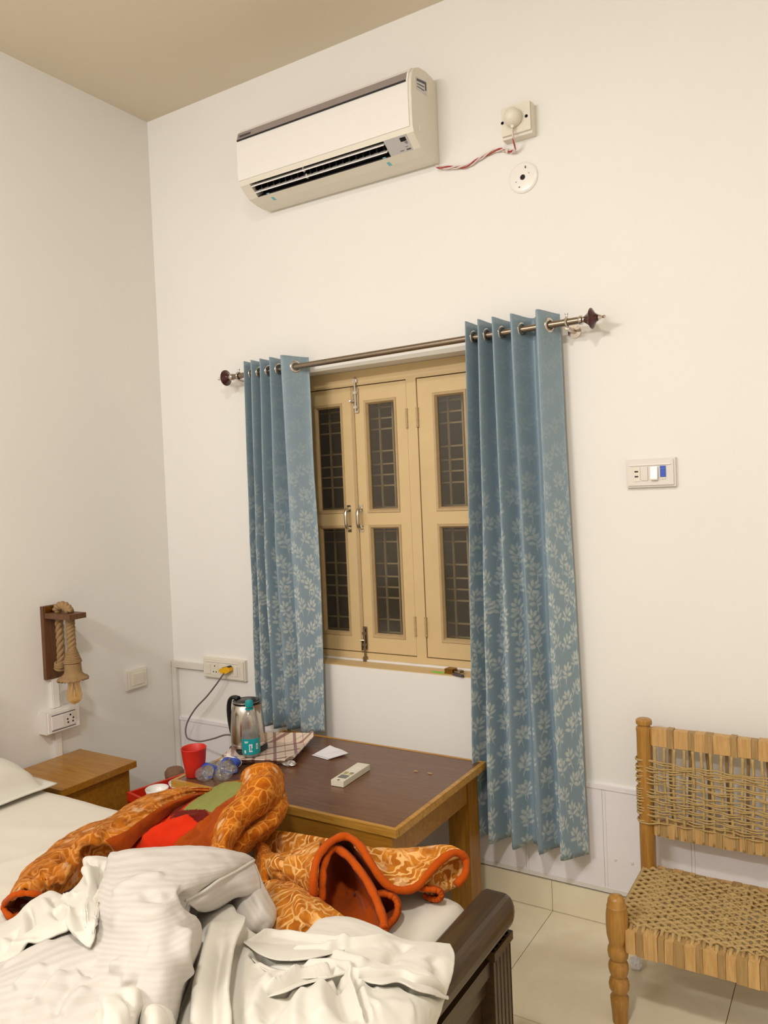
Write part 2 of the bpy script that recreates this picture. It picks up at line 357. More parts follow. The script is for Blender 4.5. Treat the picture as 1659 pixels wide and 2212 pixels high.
# ================================================================== THE SETTING
RX, RY, RZ = 4.40, -4.10, 3.474
def struct(name, bm, mat, parent=None, **kw):
    o = obj(name, bm, mat, parent, **kw)
    if parent is None: o['kind'] = 'structure'
    return o
WX0, WX1, WZ0, WZ1, WD = 0.78, 1.985, 0.847, 2.130, 0.24     # window opening in the back wall
bm = B()
box(bm, -0.2, WX0, 0, WD, -0.1, RZ+0.1); box(bm, WX1, RX+0.2, 0, WD, -0.1, RZ+0.1)
box(bm, WX0, WX1, 0, WD, -0.1, WZ0); box(bm, WX0, WX1, 0, WD, WZ1, RZ+0.1)
struct('wall_back', bm, M['wall'])
bm = B(); box(bm, -0.2, 0, RY-0.2, 0, -0.1, RZ+0.1); struct('wall_left', bm, M['wall'])
bm = B(); box(bm, RX, RX+0.2, RY-0.2, 0, -0.1, RZ+0.1); struct('wall_right', bm, M['wall'])
bm = B(); box(bm, 0, RX, RY-0.2, RY, -0.1, RZ+0.1); struct('wall_front', bm, M['wall'])
bm = B(); box(bm, 0, RX, RY, 0, RZ, RZ+0.1); struct('ceiling', bm, M['ceiling'])
bm = B(); box(bm, 0, RX, RY, 0, -0.1, -0.004); floor = struct('floor', bm, M['grout'])
xs = [0.0, 0.66, 1.31, 1.96, 2.61, 3.26, 3.91, RX]; ys = [RY, -3.87, -3.22, -2.57, -1.92, -1.27, -0.62, 0.0]
for a, b in zip(xs, xs[1:]):
    for c, d in zip(ys, ys[1:]):
        bm = B(); g = 0.0012; box(bm, a+g, b-g, c+g, d-g, -0.01, random.uniform(-.0003, 0))
        obj('tile', bm, M['tile'], floor, bevel=0.0008)
def skirting(name, axis):
    bb = B(); (box(bb, 0.012, RX, -0.009, 0, 0, 0.110) if axis == 'x' else box(bb, 0, 0.009, RY, -0.012, 0, 0.110))
    base = struct(name, bb, M['grout'])
    cuts = xs if axis == 'x' else ys
    for a, b in zip(cuts, cuts[1:]):
        bm = B()
        if axis == 'x': box(bm, max(a, .012)+.001, b-.001, -0.013, -0.004, 0.002, 0.113)
        else: box(bm, 0.004, 0.013, a+.001, min(b, -.012)-.001, 0.002, 0.113)
        obj('tile', bm, M['tile'], base, bevel=0.001)
skirting('baseboard_back', 'x'); skirting('baseboard_left', 'y')
# ribbed PVC dado above the skirting
bm = B(); box(bm, 0.032, RX, -0.005, 0, 0.118, 0.500); dado = struct('trim_1', bm, M['dado'])
x = 0.06 - 0.30
while x < RX:
    a, b = max(x+0.012, 0.034), min(x+0.30, RX)
    bm = B(); box(bm, a, b, -0.009, -0.003, 0.130, 0.496); obj('panel', bm, M['dado'], dado, bevel=0.001)
    if x > 0:
        bm = B(); box(bm, x+0.001, x+0.011, -0.008, -0.003, 0.130, 0.496); obj('joint_strip', bm, M['dado'], dado)
    x += 0.30
bm = B(); box(bm, 0.032, RX, -0.013, 0, 0.494, 0.510); obj('top_strip', bm, M['dado'], dado, bevel=0.003)
bm = B(); box(bm, 0.032, RX, -0.013, 0, 0.120, 0.136); obj('bottom_strip', bm, M['white_pvc'], dado, bevel=0.003)
for zz, xx in ((0.245, 2.20), (0.245, 2.26)):
    bm = B(); lathe(bm, [(0.006, 0), (0.005, 0.003), (0, 0.004)], (xx, -0.009, zz), 10, (0, -1, 0)); obj('screw_cap', bm, M['white_pvc'], dado)

# ------------------------------------------------------------------ window
win = thing('window_1', None, None, (1.382, 0.12, WZ0), kind='structure')
FY = 0.102                                              # front face of the frame
bm = B()
box(bm, WX0, WX1, FY-.004, FY+.06, 2.064, WZ1-.001); box(bm, WX0, WX1, FY-.004, FY+.06, WZ0+.001, 0.888)
box(bm, WX0+.001, 0.818, FY-.004, FY+.06, .888, 2.064); box(bm, 1.948, WX1-.001, FY-.004, FY+.06, .888, 2.064)
obj('frame', bm, M['winpaint'], win, bevel=0.003)
bm = B(); box(bm, 1.3575, 1.405, FY-.004, FY+.06, .888, 2.064); obj('mullion', bm, M['winpaint'], win, bevel=0.004)
bm = B(); box(bm, WX0+.001, WX1-.001, 0.001, FY, WZ0, WZ0+.004)
obj('sill', bm, M['winpaint'], win)
bm = B(); pts = spline([(WX0, FY-.006, WZ0+.006), (1.0, FY-.010, WZ0+.007), (1.2, FY-.007, WZ0+.006), (1.5, FY-.012, WZ0+.008), (1.98, FY-.008, WZ0+.006)], 20)
tube(bm, pts, [random.uniform(.006, .010) for _ in pts], 6); obj('cement_bead', bm, M['white_pvc'], win)
def casement(x0, x1, gx0, gx1, hx):
    bm = B(); y0, y1 = FY, FY+.035
    z0, z1 = .892, 2.060
    box(bm, x0, gx0-.012, y0, y1, z0, z1); box(bm, gx1+.012, x1, y0, y1, z0, z1)
    for a, b in ((z0, .976-.012), (1.435+.012, 1.523-.012), (1.977+.012, z1)): box(bm, gx0-.012, gx1+.012, y0, y1, a, b)
    c = obj('casement', bm, M['winpaint'], win, bevel=0.0015)
    for a, b in ((.976, 1.435), (1.523, 1.977)):
        bm = B(); o_, i_ = .014, .0
        for (e, f, yy, yi) in ((.016, .007, y0-.004, y0-.003), (.007, .0, y0-.003, y0+.010)):
            A = [(gx0-e, a-e), (gx1+e, a-e), (gx1+e, b+e), (gx0-e, b+e)]; I = [(gx0-f, a-f), (gx1+f, a-f), (gx1+f, b+f), (gx0-f, b+f)]
            va = [bm.verts.new((p[0], yy, p[1])) for p in A]; vi = [bm.verts.new((p[0], yi, p[1])) for p in I]
            for k in range(4): bm.faces.new((va[k], va[(k+1) % 4], vi[(k+1) % 4], vi[k]))
            if e == .016:
                vb = [bm.verts.new((p[0]-(.003 if k in (0, 3) else -.003), y0+.001, p[1]-(.003 if k < 2 else -.003))) for k, p in enumerate(A)]
                for k in range(4): bm.faces.new((vb[k], vb[(k+1) % 4], va[(k+1) % 4], va[k]))
            else:
                vb = [bm.verts.new((p[0], y0+.02, p[1])) for p in I]
                for k in range(4): bm.faces.new((vi[k], vi[(k+1) % 4], vb[(k+1) % 4], vb[k]))
        obj('moulding', bm, M['winedge'], c)
        bm = B(); box(bm, gx0-.004, gx1+.004, y0+.014, y0+.017, a-.004, b+.004); obj('pane', bm, M['pane'], c)
    for zc in (1.02, 1.90):
        bm = B(); lathe(bm, [(.005, -.04), (.005, .04)], (hx, y0-.006, zc), 8)
        for q in (-.04, -.015, .013, .038): lathe(bm, [(.0062, q-.001), (.0062, q+.003)], (hx, y0-.006, zc), 8)
        obj('hinge', bm, M['winedge'], c)
    return c
c1 = casement(.822, 1.0745, .884, 1.008, .820)
c2 = casement(1.079, 1.3545, 1.156, 1.286, 1.356)
c3 = casement(1.408, 1.685, 1.495, 1.615, 1.4065)
c4 = casement(1.689, 1.944, 1.755, 1.877, 1.946)
bm = B(); box(bm, 1.076, 1.092, FY-.006, FY+.002, .893, 2.058); obj('meeting_strip', bm, M['winedge'], c2, bevel=.002)
def handle(c, x, z0, z1):
    bm = B(); y = FY
    tube(bm, spline([(x, y, z0), (x, y-.022, z0+.006), (x, y-.030, z0+.022), (x, y-.032, (z0+z1)/2), (x, y-.030, z1-.022), (x, y-.022, z1-.006), (x, y, z1)], 22), .0075, 8)
    for z in (z0, z1): box(bm, x-.009, x+.009, y-.004, y+.001, z-.014, z+.014)
    obj('handle', bm, M['steel'], c, smooth='auto')
handle(c1, 1.041, 1.437, 1.528); handle(c2, 1.104, 1.437, 1.528)
def bolt(c, x, z0, z1, mat):
    bm = B(); y = FY-.006
    box(bm, x-.010, x+.010, y-.002, y, z0, z0+(z1-z0)*.72)
    lathe(bm, [(.0045, 0), (.0045, z1-z0-.008), (.003, z1-z0)], (x, y-.007, z0+.008), 10)
    for q in (.12, .55): box(bm, x-.008, x+.008, y-.013, y-.001, z0+(z1-z0)*q, z0+(z1-z0)*q+.012)
    tube(bm, [(x, y-.008, z0+(z1-z0)*.35), (x-.016, y-.014, z0+(z1-z0)*.35)], .004, 8); lathe(bm, [(0, 0), (.006, .003), (.006, .008), (0, .01)], (x-.016, y-.014, z0+(z1-z0)*.35), 8, (-1, -.3, 0))
    box(bm, x-.011, x+.011, FY-.013, FY-.004, z1-.016, z1-.002) if z1 > 2 else None
    obj('tower_bolt', bm, mat, c)
bolt(c2, 1.106, 1.945, 2.092, M['steel'])
bm = B(); x = 1.100; y = FY-.006
box(bm, x-.010, x+.010, y-.002, y, .905, 1.005); lathe(bm, [(.0045, 0), (.0045, .14)], (x, y-.007, .856), 10)
for q in (.92, .97): box(bm, x-.008, x+.008, y-.013, y-.001, q, q+.012)
tube(bm, [(x, y-.008, .945), (x-.018, y-.014, .945)], .004, 8); box(bm, x-.009, x+.009, y-.012, FY-.003, .852, .872)
tube(bm, [(x-.014, FY-.010, .945), (x-.016, FY-.010, .90)], .004, 6)
obj('tower_bolt', bm, M['rodsteel'], c2)
# iron grille outside the panes
bm = B(); gy = 0.200
for xx in np.arange(.815, 1.98, .0682): box(bm, xx-.004, xx+.004, gy, gy+.008, WZ0, WZ1)
z = WZ0+.02; k = 0
while z < WZ1:
    box(bm, WX0, WX1, gy+.008, gy+.014, z-.0035, z+.0035); z += (.048, .048, .058, .098)[k % 4]; k += 1
obj('grille', bm, M['grille'], win)

# ================================================================== CURTAIN ROD AND CURTAINS
rz0, rz1 = 2.143, 2.160
rod = thing('curtain_rod', 'antique steel curtain rod with dark brown turned finials above the window', 'curtain rod', (1.36, -0.085, 2.15))
def rodz(x): return rz0 + (rz1-rz0)*(x-.5)/1.7
bm = B(); tube(bm, [(.565, -.085, rodz(.565)), (2.165, -.085, rodz(2.165))], .0125, 16); obj('rod', bm, M['rodsteel'], rod, smooth='auto')
for xx, s in ((.565, -1), (2.16, 1)):
    bm = B(); lathe(bm, [(.0135, 0), (.016, .004), (.016, .012), (.011, .016), (.011, .022)], (xx, -.085, rodz(xx)), 20, (s, 0, 0)); obj('collar', bm, M['chrome'], rod, smooth='auto')
    bm = B(); lathe(bm, [(.011, .020), (.015, .026), (.022, .035), (.0355, .043), (.036, .046), (.0345, .048), (.022, .055), (.015, .060), (.012, .066)], (xx, -.085, rodz(xx)), 24, (s, 0, 0)); obj('finial', bm, M['brownknob'], rod, smooth='auto')
    bm = B(); lathe(bm, [(.012, .060), (.009, .066), (.011, .070), (.008, .076), (.004, .082), (.0065, .088), (.004, .093), (0, .094)], (xx, -.085, rodz(xx)), 20, (s, 0, 0)); obj('finial_tip', bm, M['chrome'], rod, smooth='auto')
for xx in (.598, 2.118):
    bm = B(); z = rodz(xx)
    lathe(bm, [(.024, 0), (.024, .004), (.010, .006), (.008, .066)], (xx, -.0005, z-.020), 16, (0, -1, 0)); tube(bm, [(xx, -.062, z-.021), (xx, -.085, z-.018)], .008, 8)
    ring(bm, (xx, -.085, z), (1, 0, 0), .0165, .004); lathe(bm, [(.004, .016), (.004, .026), (.006, .027), (.006, .031)], (xx, -.085, z), 10, (0, 0, 1))
    obj('bracket', bm, M['chrome'], rod, smooth='auto')

def curtain(label, top, mid, bot, ztop, zbot, amp, seed, eyes):
    """pleated cloth hung on eyelets; top/mid/bot: x of the pleat crests, last value the free edge"""
    nper = len(top)-1; nu, nv = 26*nper+1, 90; rnd = random.Random(seed)
    V = []; UV = []
    ph = [rnd.uniform(-.4, .4) for _ in range(nper+1)]
    wid = nper*0.205
    for j in range(nv):
        v = j/(nv-1)
        if v < .5: ks = [a+(b-a)*(v/.5) for a, b in zip(top, mid)]
        else: ks = [a+(b-a)*((v-.5)/.5)**1.5 for a, b in zip(mid, bot)]
        A = amp[0]+(amp[1]-amp[0])*v
        for i in range(nu):
            u = i/(nu-1); s = u*nper; k = min(int(s), nper-1); f = s-k
            if k == nper-1: f2 = f*.5                          # the last pleat runs from a crest back to the wall side
            else: f2 = f
            x = ks[k]+(ks[k+1]-ks[k])*(.62*f+.38*(f*f*(3-2*f)))
            wob = 0.25*ph[k]*v*math.sin(v*5+k*2.1)
            y = -.087 - A*math.cos(2*PI*f2+wob) - .006*math.sin(9*v+3*k)*v
            z = ztop - (ztop-zbot(x, v))*v + (.004*math.cos(2*PI*f2) if j == 0 else 0)
            x += .004*math.sin(6*v+k)*v + .003*noise.noise((x*9, v*4, seed))
            y += .006*v*noise.noise((x*14, v*7, seed+3))
            V.append((x, y, z)); UV.append((u*wid, v*(ztop-zbot(x, 1))))
    F = [(j*nu+i, j*nu+i+1, (j+1)*nu+i+1, (j+1)*nu+i) for j in range(nv-1) for i in range(nu-1)]
    o = thing('curtain', label, 'curtain', (sum(top)/len(top), -.085, zbot(top[2], 1)), 'blue leaf curtains beside the window')
    bx = base_of(o)
    c = mesh_obj('cloth', [Vector(p)-bx for p in V], F, M['curtain'], o, True)
    ul = c.data.uv_layers.new(name='uv')
    for lp in c.data.loops: ul.data[lp.index].uv = UV[lp.vertex_index]
    so = c.modifiers.new('thickness', 'SOLIDIFY'); so.thickness = .0022; so.offset = 0
    jr = int((ztop-2.152)/(ztop-zbot(1, 1))*(nv-1)+.5)
    for s in eyes:                                            # steel eyelets where the rod passes through
        i = int(s/nper*(nu-1)); p = Vector(V[jr*nu+i]); t = Vector(V[jr*nu+min(i+1, nu-1)])-Vector(V[jr*nu+max(i-1, 0)]); n = t.cross(Vector((0, 0, 1))).normalized()
        p.y = -.085; p.z = rodz(p.x)
        bm = B(); lathe(bm, [(.0150, -.004), (.0165, -.006), (.025, -.005), (.027, 0), (.025, .005), (.0165, .006), (.0150, .004), (.0150, -.004)], p, 24, n, cap=False)
        obj('eyelet', bm, M['chrome'], o, smooth=True)
    return o
eyeL = [k+.25 for k in range(4)] + [4.5]
curtain('blue leaf patterned curtain left of the window, its hem resting on the brown table', [.672, .713, .764, .819, .881, .960], [.648, .690, .738, .800, .890, .975], [.640, .675, .735, .810, .890, .978],
        2.192, lambda x, v: .566, (.046, .028), 3, eyeL)
curtain('blue leaf patterned curtain right of the window, hanging free above the skirting', [1.752, 1.803, 1.860, 1.930, 2.028, 2.078], [1.724, 1.786, 1.866, 1.949, 2.034, 2.096], [1.706, 1.768, 1.857, 1.962, 2.044, 2.120],
        2.206, lambda x, v: .262, (.048, .042), 8, eyeL)

# ================================================================== AIR CONDITIONER
AX0, AX1 = .757, 1.605
ac = thing('air_conditioner', 'white split air conditioner on the back wall above the window', 'air conditioner', (1.18, 0, 2.862))
front = [(-.199, 2.916), (-.2055, 2.935), (-.207, 2.96), (-.207, 3.06), (-.2035, 3.105), (-.194, 3.135), (-.176, 3.157), (-.14, 3.174), (-.09, 3.182), (-.04, 3.180), (-.004, 3.170), (-.0015, 3.160)]
low = [(-.0015, 2.874), (-.006, 2.864), (-.05, 2.861), (-.10, 2.865), (-.145, 2.876)]
bm = B()
for a, b, solid in ((AX0, .808, 1), (.808, 1.473, 0), (1.473, AX1, 1)):
    prof = low + ([] if solid else [(-.105, 2.905), (-.14, 2.945), (-.185, 2.935)]) + front
    prism(bm, prof, 'x', a, b)
body = obj('body', bm, M['cream_pvc'], ac, bevel=0.0)
bm = B()
fp = [(y-.004, z+.001) for y, z in front[1:9]]; bk = [(y+.002, z) for y, z in front[1:9]][::-1]
prism(bm, fp+bk, 'x', AX0+.001, AX1-.012); obj('front_panel', bm, M['white_gloss'], ac, bevel=0.0015)
bm = B(); st = [(-.2035-.006, 3.106), (-.194-.006, 3.137), (-.188-.005, 3.142), (-.188, 3.142), (-.194, 3.135), (-.2035, 3.104)]
prism(bm, st, 'x', AX0+.002, AX1-.020); strip = obj('top_trim', bm, M['grey_strip'], ac); strip['label'] = 'dark grey trim strip'
bm = B(); box(bm, AX0+.004, AX1-.020, -.2125, -.205, 3.100, 3.1055); obj('trim_shadow_gap', bm, M['dark'], ac)
for k, (a, b) in enumerate(((.772, .778), (.780, .785), (.787, .792), (.794, .799), (.801, .806), (.808, .813), (.815, .819), (.821, .826), (.828, .833))):
    bm = B(); z = 3.116; y = -.2085
    prism(bm, [(y+.0002, z), (y+.0052, z+.010), (y+.0045, z+.0102), (y-.0006, z)], 'x', a, b); obj('letter', bm, M['ink'], ac)
# air outlet: dark lining, fan and two louvres
bm = B(); prism(bm, [(-.146, 2.8775), (-.1065, 2.906), (-.141, 2.944), (-.185, 2.9335), (-.184, 2.934), (-.1405, 2.9425), (-.1085, 2.9065), (-.146, 2.8795)], 'x', .8085, 1.4725); obj('air_outlet', bm, M['dark'], ac)
bm = B(); x = .815
while x < 1.465:
    box(bm, x, x+.003, -.168, -.128, 2.900, 2.930); x += .032
tag(obj('outlet_vanes', bm, M['black'], ac), kind='stuff')
def louvre(y, z, w):
    bm = B(); prism(bm, [(y-w*.55, z-w*.30), (y+w*.55, z+w*.62), (y+w*.50, z+w*.74), (y-w*.55, z-w*.12)], 'x', .812, 1.470)
    o = obj('louvre', bm, M['white_gloss'], ac)
    for xx in (1.075,):
        bm = B(); box(bm, xx, xx+.006, y-.004, y+.01, z-.002, z+.014); obj('louvre_clip', bm, M['cream_pvc'], o)
louvre(-.178, 2.9105, .026); louvre(-.157, 2.891, .024)
bm = B(); prism(bm, [(-.2005, 2.9155), (-.1475, 2.8765), (-.146, 2.8775), (-.199, 2.9175)], 'x', 1.474, 1.572); disp = obj('display_panel', bm, M['silver'], ac)
def on_disp(x0, x1, t0, t1):
    a = Vector((0, -.2008, 2.9156)); b = Vector((0, -.1478, 2.8766)); n = Vector((0, -.0006, -.0008)); bm = B()
    p, q = a.lerp(b, t0)+n, a.lerp(b, t1)+n
    prism(bm, [(p.y, p.z), (q.y, q.z), (q.y+.001, q.z+.001), (p.y+.001, p.z+.001)], 'x', x0, x1); return bm
obj('sensor_window', on_disp(1.540, 1.564, .12, .36), M['black'], disp)
for x0, x1, t0, t1 in ((1.553, 1.565, .42, .46), (1.556, 1.563, .50, .54), (1.520, 1.536, .86, .89), (1.548, 1.566, .84, .92), (1.548, 1.558, .70, .72)): obj('print_mark', on_disp(x0, x1, t0, t1), M['ink'], disp)
bm = B(); prism(bm, [(-.2005, 2.9155), (-.1475, 2.8765), (-.146, 2.8775), (-.199, 2.9175)], 'x', 1.574, 1.603); obj('end_cap', bm, M['cream_pvc'], ac)
for x0 in (.858, 1.437):
    bm = B(); prism(bm, [(-.150, 2.8785), (-.100, 2.8640), (-.100, 2.8648), (-.150, 2.8795)], 'x', x0, x0+.014); t = obj('tape', bm, M['lightblue'], ac); t['label'] = 'light blue tape strip'
def side_quad(pts, x=AX1, t=.0012):
    bm = B(); prism(bm, pts, 'x', x-.0004, x+t); return bm
stk = obj('rating_sticker', side_quad([(-.166, 3.130), (-.083, 3.146), (-.083, 3.092), (-.166, 3.086)]), M['silver'], ac)
for pts in ([(-.162, 3.125), (-.10, 3.138), (-.10, 3.128), (-.162, 3.116)], [(-.098, 3.138), (-.087, 3.140), (-.087, 3.108), (-.098, 3.106)], [(-.160, 3.108), (-.105, 3.118), (-.105, 3.114), (-.160, 3.105)], [(-.160, 3.098), (-.105, 3.104), (-.105, 3.100), (-.160, 3.095)]):
    obj('print_mark', side_quad(pts, AX1+.0012, .0006), M['ink'], stk)
bm = B(); box(bm, AX1-.001, AX1+.002, -.158, -.150, 2.935, 2.958); obj('side_clip', bm, M['white_gloss'], ac)

# mains socket, its plug and flex
sk = thing('wall_socket', 'square cream power socket box with two screws, right of the air conditioner', 'socket', (1.945, 0, 2.915))
bm = B(); box(bm, 1.888, 2.002, -.040, 0, 2.862, 2.972); obj('box', bm, M['cream_pvc'], sk, bevel=.003)
bm = B(); box(bm, 1.889, 1.999, -.050, -.041, 2.872, 2.974); obj('face_plate', bm, M['cream_pvc'], sk, bevel=.004)
for xx in (1.893, 1.985):
    bm = B(); lathe(bm, [(.006, 0), (.006, .001), (.0045, .0015), (.004, -.001)], (xx, -.050, 2.921), 12, (0, -1, 0)); obj('screw', bm, M['ink'], sk)
fx = thing('power_cord', 'red and white twisted flex with round cream plug, from the air conditioner to its socket', 'power cord', (1.93, -.05, 2.9))
bm = B(); lathe(bm, [(.031, 0), (.033, .008), (.031, .026), (.024, .038), (.012, .045), (0, .047)], (1.938, -.0505, 2.925), 28, (0, -1, 0)); lathe(bm, [(.008, 0), (.006, .012)], (1.938, -.068, 2.897), 10, (0, 0, -1))
obj('plug', bm, M['cream_pvc'], fx, smooth='auto')
path = spline([(1.938, -.068, 2.888), (1.938, -.064, 2.850), (1.930, -.030, 2.828), (1.912, -.012, 2.826), (1.890, -.010, 2.836), (1.868, -.010, 2.846), (1.83, -.010, 2.848), (1.78, -.010, 2.836), (1.73, -.010, 2.822), (1.68, -.012, 2.828), (1.63, -.016, 2.838), (1.600, -.022, 2.848)], 90)
for k, (mm, ph) in enumerate((('wire_red', 0), ('wire_white', 2.1), ('wire_white', 4.2))):
    bm = B(); pts = [p + Vector((0, math.cos(i*.35+ph)*.0035, math.sin(i*.35+ph)*.0045)) for i, p in enumerate(path)]
    tube(bm, pts, .0027, 6); obj('wire', bm, M[mm], fx, smooth=True)
bm = B(); tube(bm, [path[30]+Vector((0, 0, .001)), path[33]], .008, 8); obj('tape_sleeve', bm, M['wire_white'], fx)
rose = thing('junction_cover', 'round white junction cover with dark centre hole under the socket box', 'wall plate', (1.947, 0, 2.726))
bm = B(); lathe(bm, [(.056, 0), (.056, .004), (.053, .007), (.046, .0085), (.010, .009), (.0095, .002), (0, .002)], (1.947, 0, 2.726), 36, (0, -1, 0)); obj('cover', bm, M['white_gloss'], rose, smooth='auto')
bm = B(); lathe(bm, [(.0095, 0), (.0095, .0095), (.006, .010), (0, .006)], (1.947, -.0005, 2.726), 14, (0, -1, 0)); obj('centre_hole', bm, M['dark'], rose)
for dx, dz, w, h in ((.012, .034, .005, .009), (-.014, -.033, .006, .004), (.024, .010, .004, .002), (-.026, -.012, .005, .002)):
    bm = B(); box(bm, 1.947+dx-w/2, 1.947+dx+w/2, -.0095, -.008, 2.726+dz-h/2, 2.726+dz+h/2); obj('slot', bm, M['ink'], rose)

# ================================================================== SWITCH PLATES, TRUNKING
def plate_back(name, label, cat, x0, x1, z0, z1, d, mat, group=None):
    o = thing(name, label, cat, ((x0+x1)/2, 0, (z0+z1)/2), group)
    bm = B(); box(bm, x0, x1, -d, 0, z0, z1); obj('box', bm, mat, o, bevel=.004)
    h = z1-z0; bm = B(); box(bm, x0+.006, x1-.006, -d-.006, -d+.001, z0+.006, z1-.006); obj('frame', bm, mat, o, bevel=.003)
    return o
sw = plate_back('switch_plate', 'white modular switch plate with a blue indicator, right of the curtain', 'switch', 2.2865, 2.4505, 1.574, 1.671, .016, M['white_pvc'])
def modu(o, x0, x1, z0, z1, y, mat, name='module', bev=.0015, t=.004):
    bm = B(); box(bm, x0, x1, y-t, y+.002, z0, z1); return obj(name, bm, mat, o, bevel=bev)
y = -.022
bm = B(); box(bm, 2.300, 2.437, y-.004, y+.002, 1.648, 1.652); obj('raised_rib', bm, M['white_gloss'], sw, bevel=.001)
modu(sw, 2.312, 2.335, 1.594, 1.643, y, M['cream_pvc'], 'socket_module', t=.002)
for z in (1.628, 1.611):
    bm = B(); box(bm, 2.317, 2.329, y-.0026, y, z-.0025, z+.0025); obj('pin_hole', bm, M['dark'], sw)
s1 = modu(sw, 2.3395, 2.3605, 1.597, 1.643, y, M['white_pvc'], 'switch_rocker')
bm = B(); prism(bm, [(y-.003, 1.597), (y-.003, 1.643), (y-.006, 1.643), (y-.012, 1.601), (y-.010, 1.597)], 'x', 2.371, 2.394); obj('switch_rocker', bm, M['white_gloss'], sw, bevel=.001)
ind = modu(sw, 2.402, 2.420, 1.607, 1.644, y, M['blue'], 'indicator'); ind['label'] = 'blue indicator'
modu(ind, 2.403, 2.419, 1.633, 1.634, y-.003, M['lightblue'], 'indicator_line', 0.0003)
modu(sw, 2.402, 2.420, 1.600, 1.605, y, M['cream_pvc'], 'cover_tab', t=.003)

so = plate_back('socket_plate', 'cream socket plate with a yellow plug in it, left of the left curtain', 'socket', .222, .490, .729, .827, .018, M['cream_pvc'])
y = -.024
bm = B(); box(bm, .248, .450, y-.003, y+.002, .8085, .8105); obj('raised_rib', bm, M['white_pvc'], so)
for a, b in ((.242, .275), (.425, .448)): modu(so, a, b, .750, .797, y, M['cream_pvc'], 'switch_rocker', t=.004)
for a, b in ((.282, .325), (.340, .415)): modu(so, a, b, .746, .802, y, M['cream_pvc'], 'socket_module', t=.002)
for xx, zz in ((.304, .790), (.295, .762), (.313, .762)):
    bm = B(); lathe(bm, [(.0035, 0), (.0035, .0025)], (xx, y, zz), 8, (0, -1, 0)); obj('pin_hole', bm, M['dark'], so)
for a, b in ((.450, .462),): modu(so, a, b, .750, .797, y, M['white_pvc'], 'blank_module', t=.002)

bp_ = thing('blank_switch_plate', 'square white one-gang switch plate on the left wall near the corner', 'switch', (0, -.250, .754))
bm = B(); box(bm, 0, .016, -.311, -.190, .707, .800); obj('box', bm, M['white_pvc'], bp_, bevel=.004)
bm = B(); box(bm, .015, .022, -.303, -.198, .713, .794); obj('frame', bm, M['cream_pvc'], bp_, bevel=.003)
bm = B(); prism(bm, [(.021, .728), (.025, .728), (.031, .782), (.021, .782)], 'y', -.285, -.218); bp2 = B(); bm.free(); bp2.free()
bm = B()
vs = [(.021, -.285, .728), (.021, -.218, .728), (.021, -.218, .782), (.021, -.285, .782), (.026, -.285, .728), (.026, -.218, .728), (.030, -.218, .782), (.030, -.285, .782)]
vv = [bm.verts.new(p) for p in vs]
for f in ((0,3,2,1),(4,5,6,7),(0,1,5,4),(1,2,6,5),(2,3,7,6),(3,0,4,7)): bm.faces.new([vv[i] for i in f])
obj('switch_rocker', bm, M['cream_pvc'], bp_, bevel=.001)

lb = thing('surface_socket_box', 'deep white surface socket box with a switch, on the left wall under the rope lamp', 'socket', (0, -.685, .685))
bm = B(); box(bm, 0, .052, -.765, -.605, .634, .728); obj('box', bm, M['white_pvc'], lb, bevel=.004)
bm = B(); box(bm, .051, .059, -.760, -.610, .638, .724); obj('frame', bm, M['white_gloss'], lb, bevel=.003)
bm = B(); box(bm, .058, .062, -.745, -.690, .652, .705); obj('switch_rocker', bm, M['white_gloss'], lb, bevel=.002)
bm = B(); box(bm, .058, .061, -.684, -.628, .652, .705); sm = obj('socket_module', bm, M['white_pvc'], lb, bevel=.001)
for dy, dz in ((-.656, .695), (-.670, .680), (-.642, .680), (-.668, .666), (-.644, .666)):
    bm = B(); lathe(bm, [(.004, 0), (.004, .0012)], (.061, dy, dz), 8, (1, 0, 0)); obj('pin_hole', bm, M['dark'], sm)
bm = B(); box(bm, .058, .0605, -.745, -.630, .709, .712); obj('raised_rib', bm, M['ink'], lb); bm = B(); box(bm, .058, .0605, -.745, -.630, .645, .648); obj('raised_rib', bm, M['ink'], lb)

tr = thing('cable_trunking', 'white cable trunking running up the corner and across to the cream socket plate', 'trunking', (.02, -.01, .5))
bm = B(); box(bm, .004, .222, -.020, 0, .760, .790); obj('horizontal_run', bm, M['white_pvc'], tr, bevel=.002)
bm = B(); box(bm, .002, .032, -.020, 0, .116, .759); obj('vertical_run', bm, M['white_pvc'], tr, bevel=.002)
for nm, a, b, lab in (('cable_trunking', .729, .856, 'short white trunking between the rope lamp board and the surface socket box'), ('cable_trunking', .0, .633, 'white trunking dropping from the surface socket box behind the nightstand')):
    o = thing(nm, lab, 'trunking', (0, -.69, a)); bm = B(); box(bm, 0, .018, -.707, -.672, a, b); obj('channel', bm, M['white_pvc'], o, bevel=.002)
    bm = B(); box(bm, .0175, .020, -.704, -.675, a+.001, b-.001); obj('cover', bm, M['white_gloss'], o, bevel=.0008)

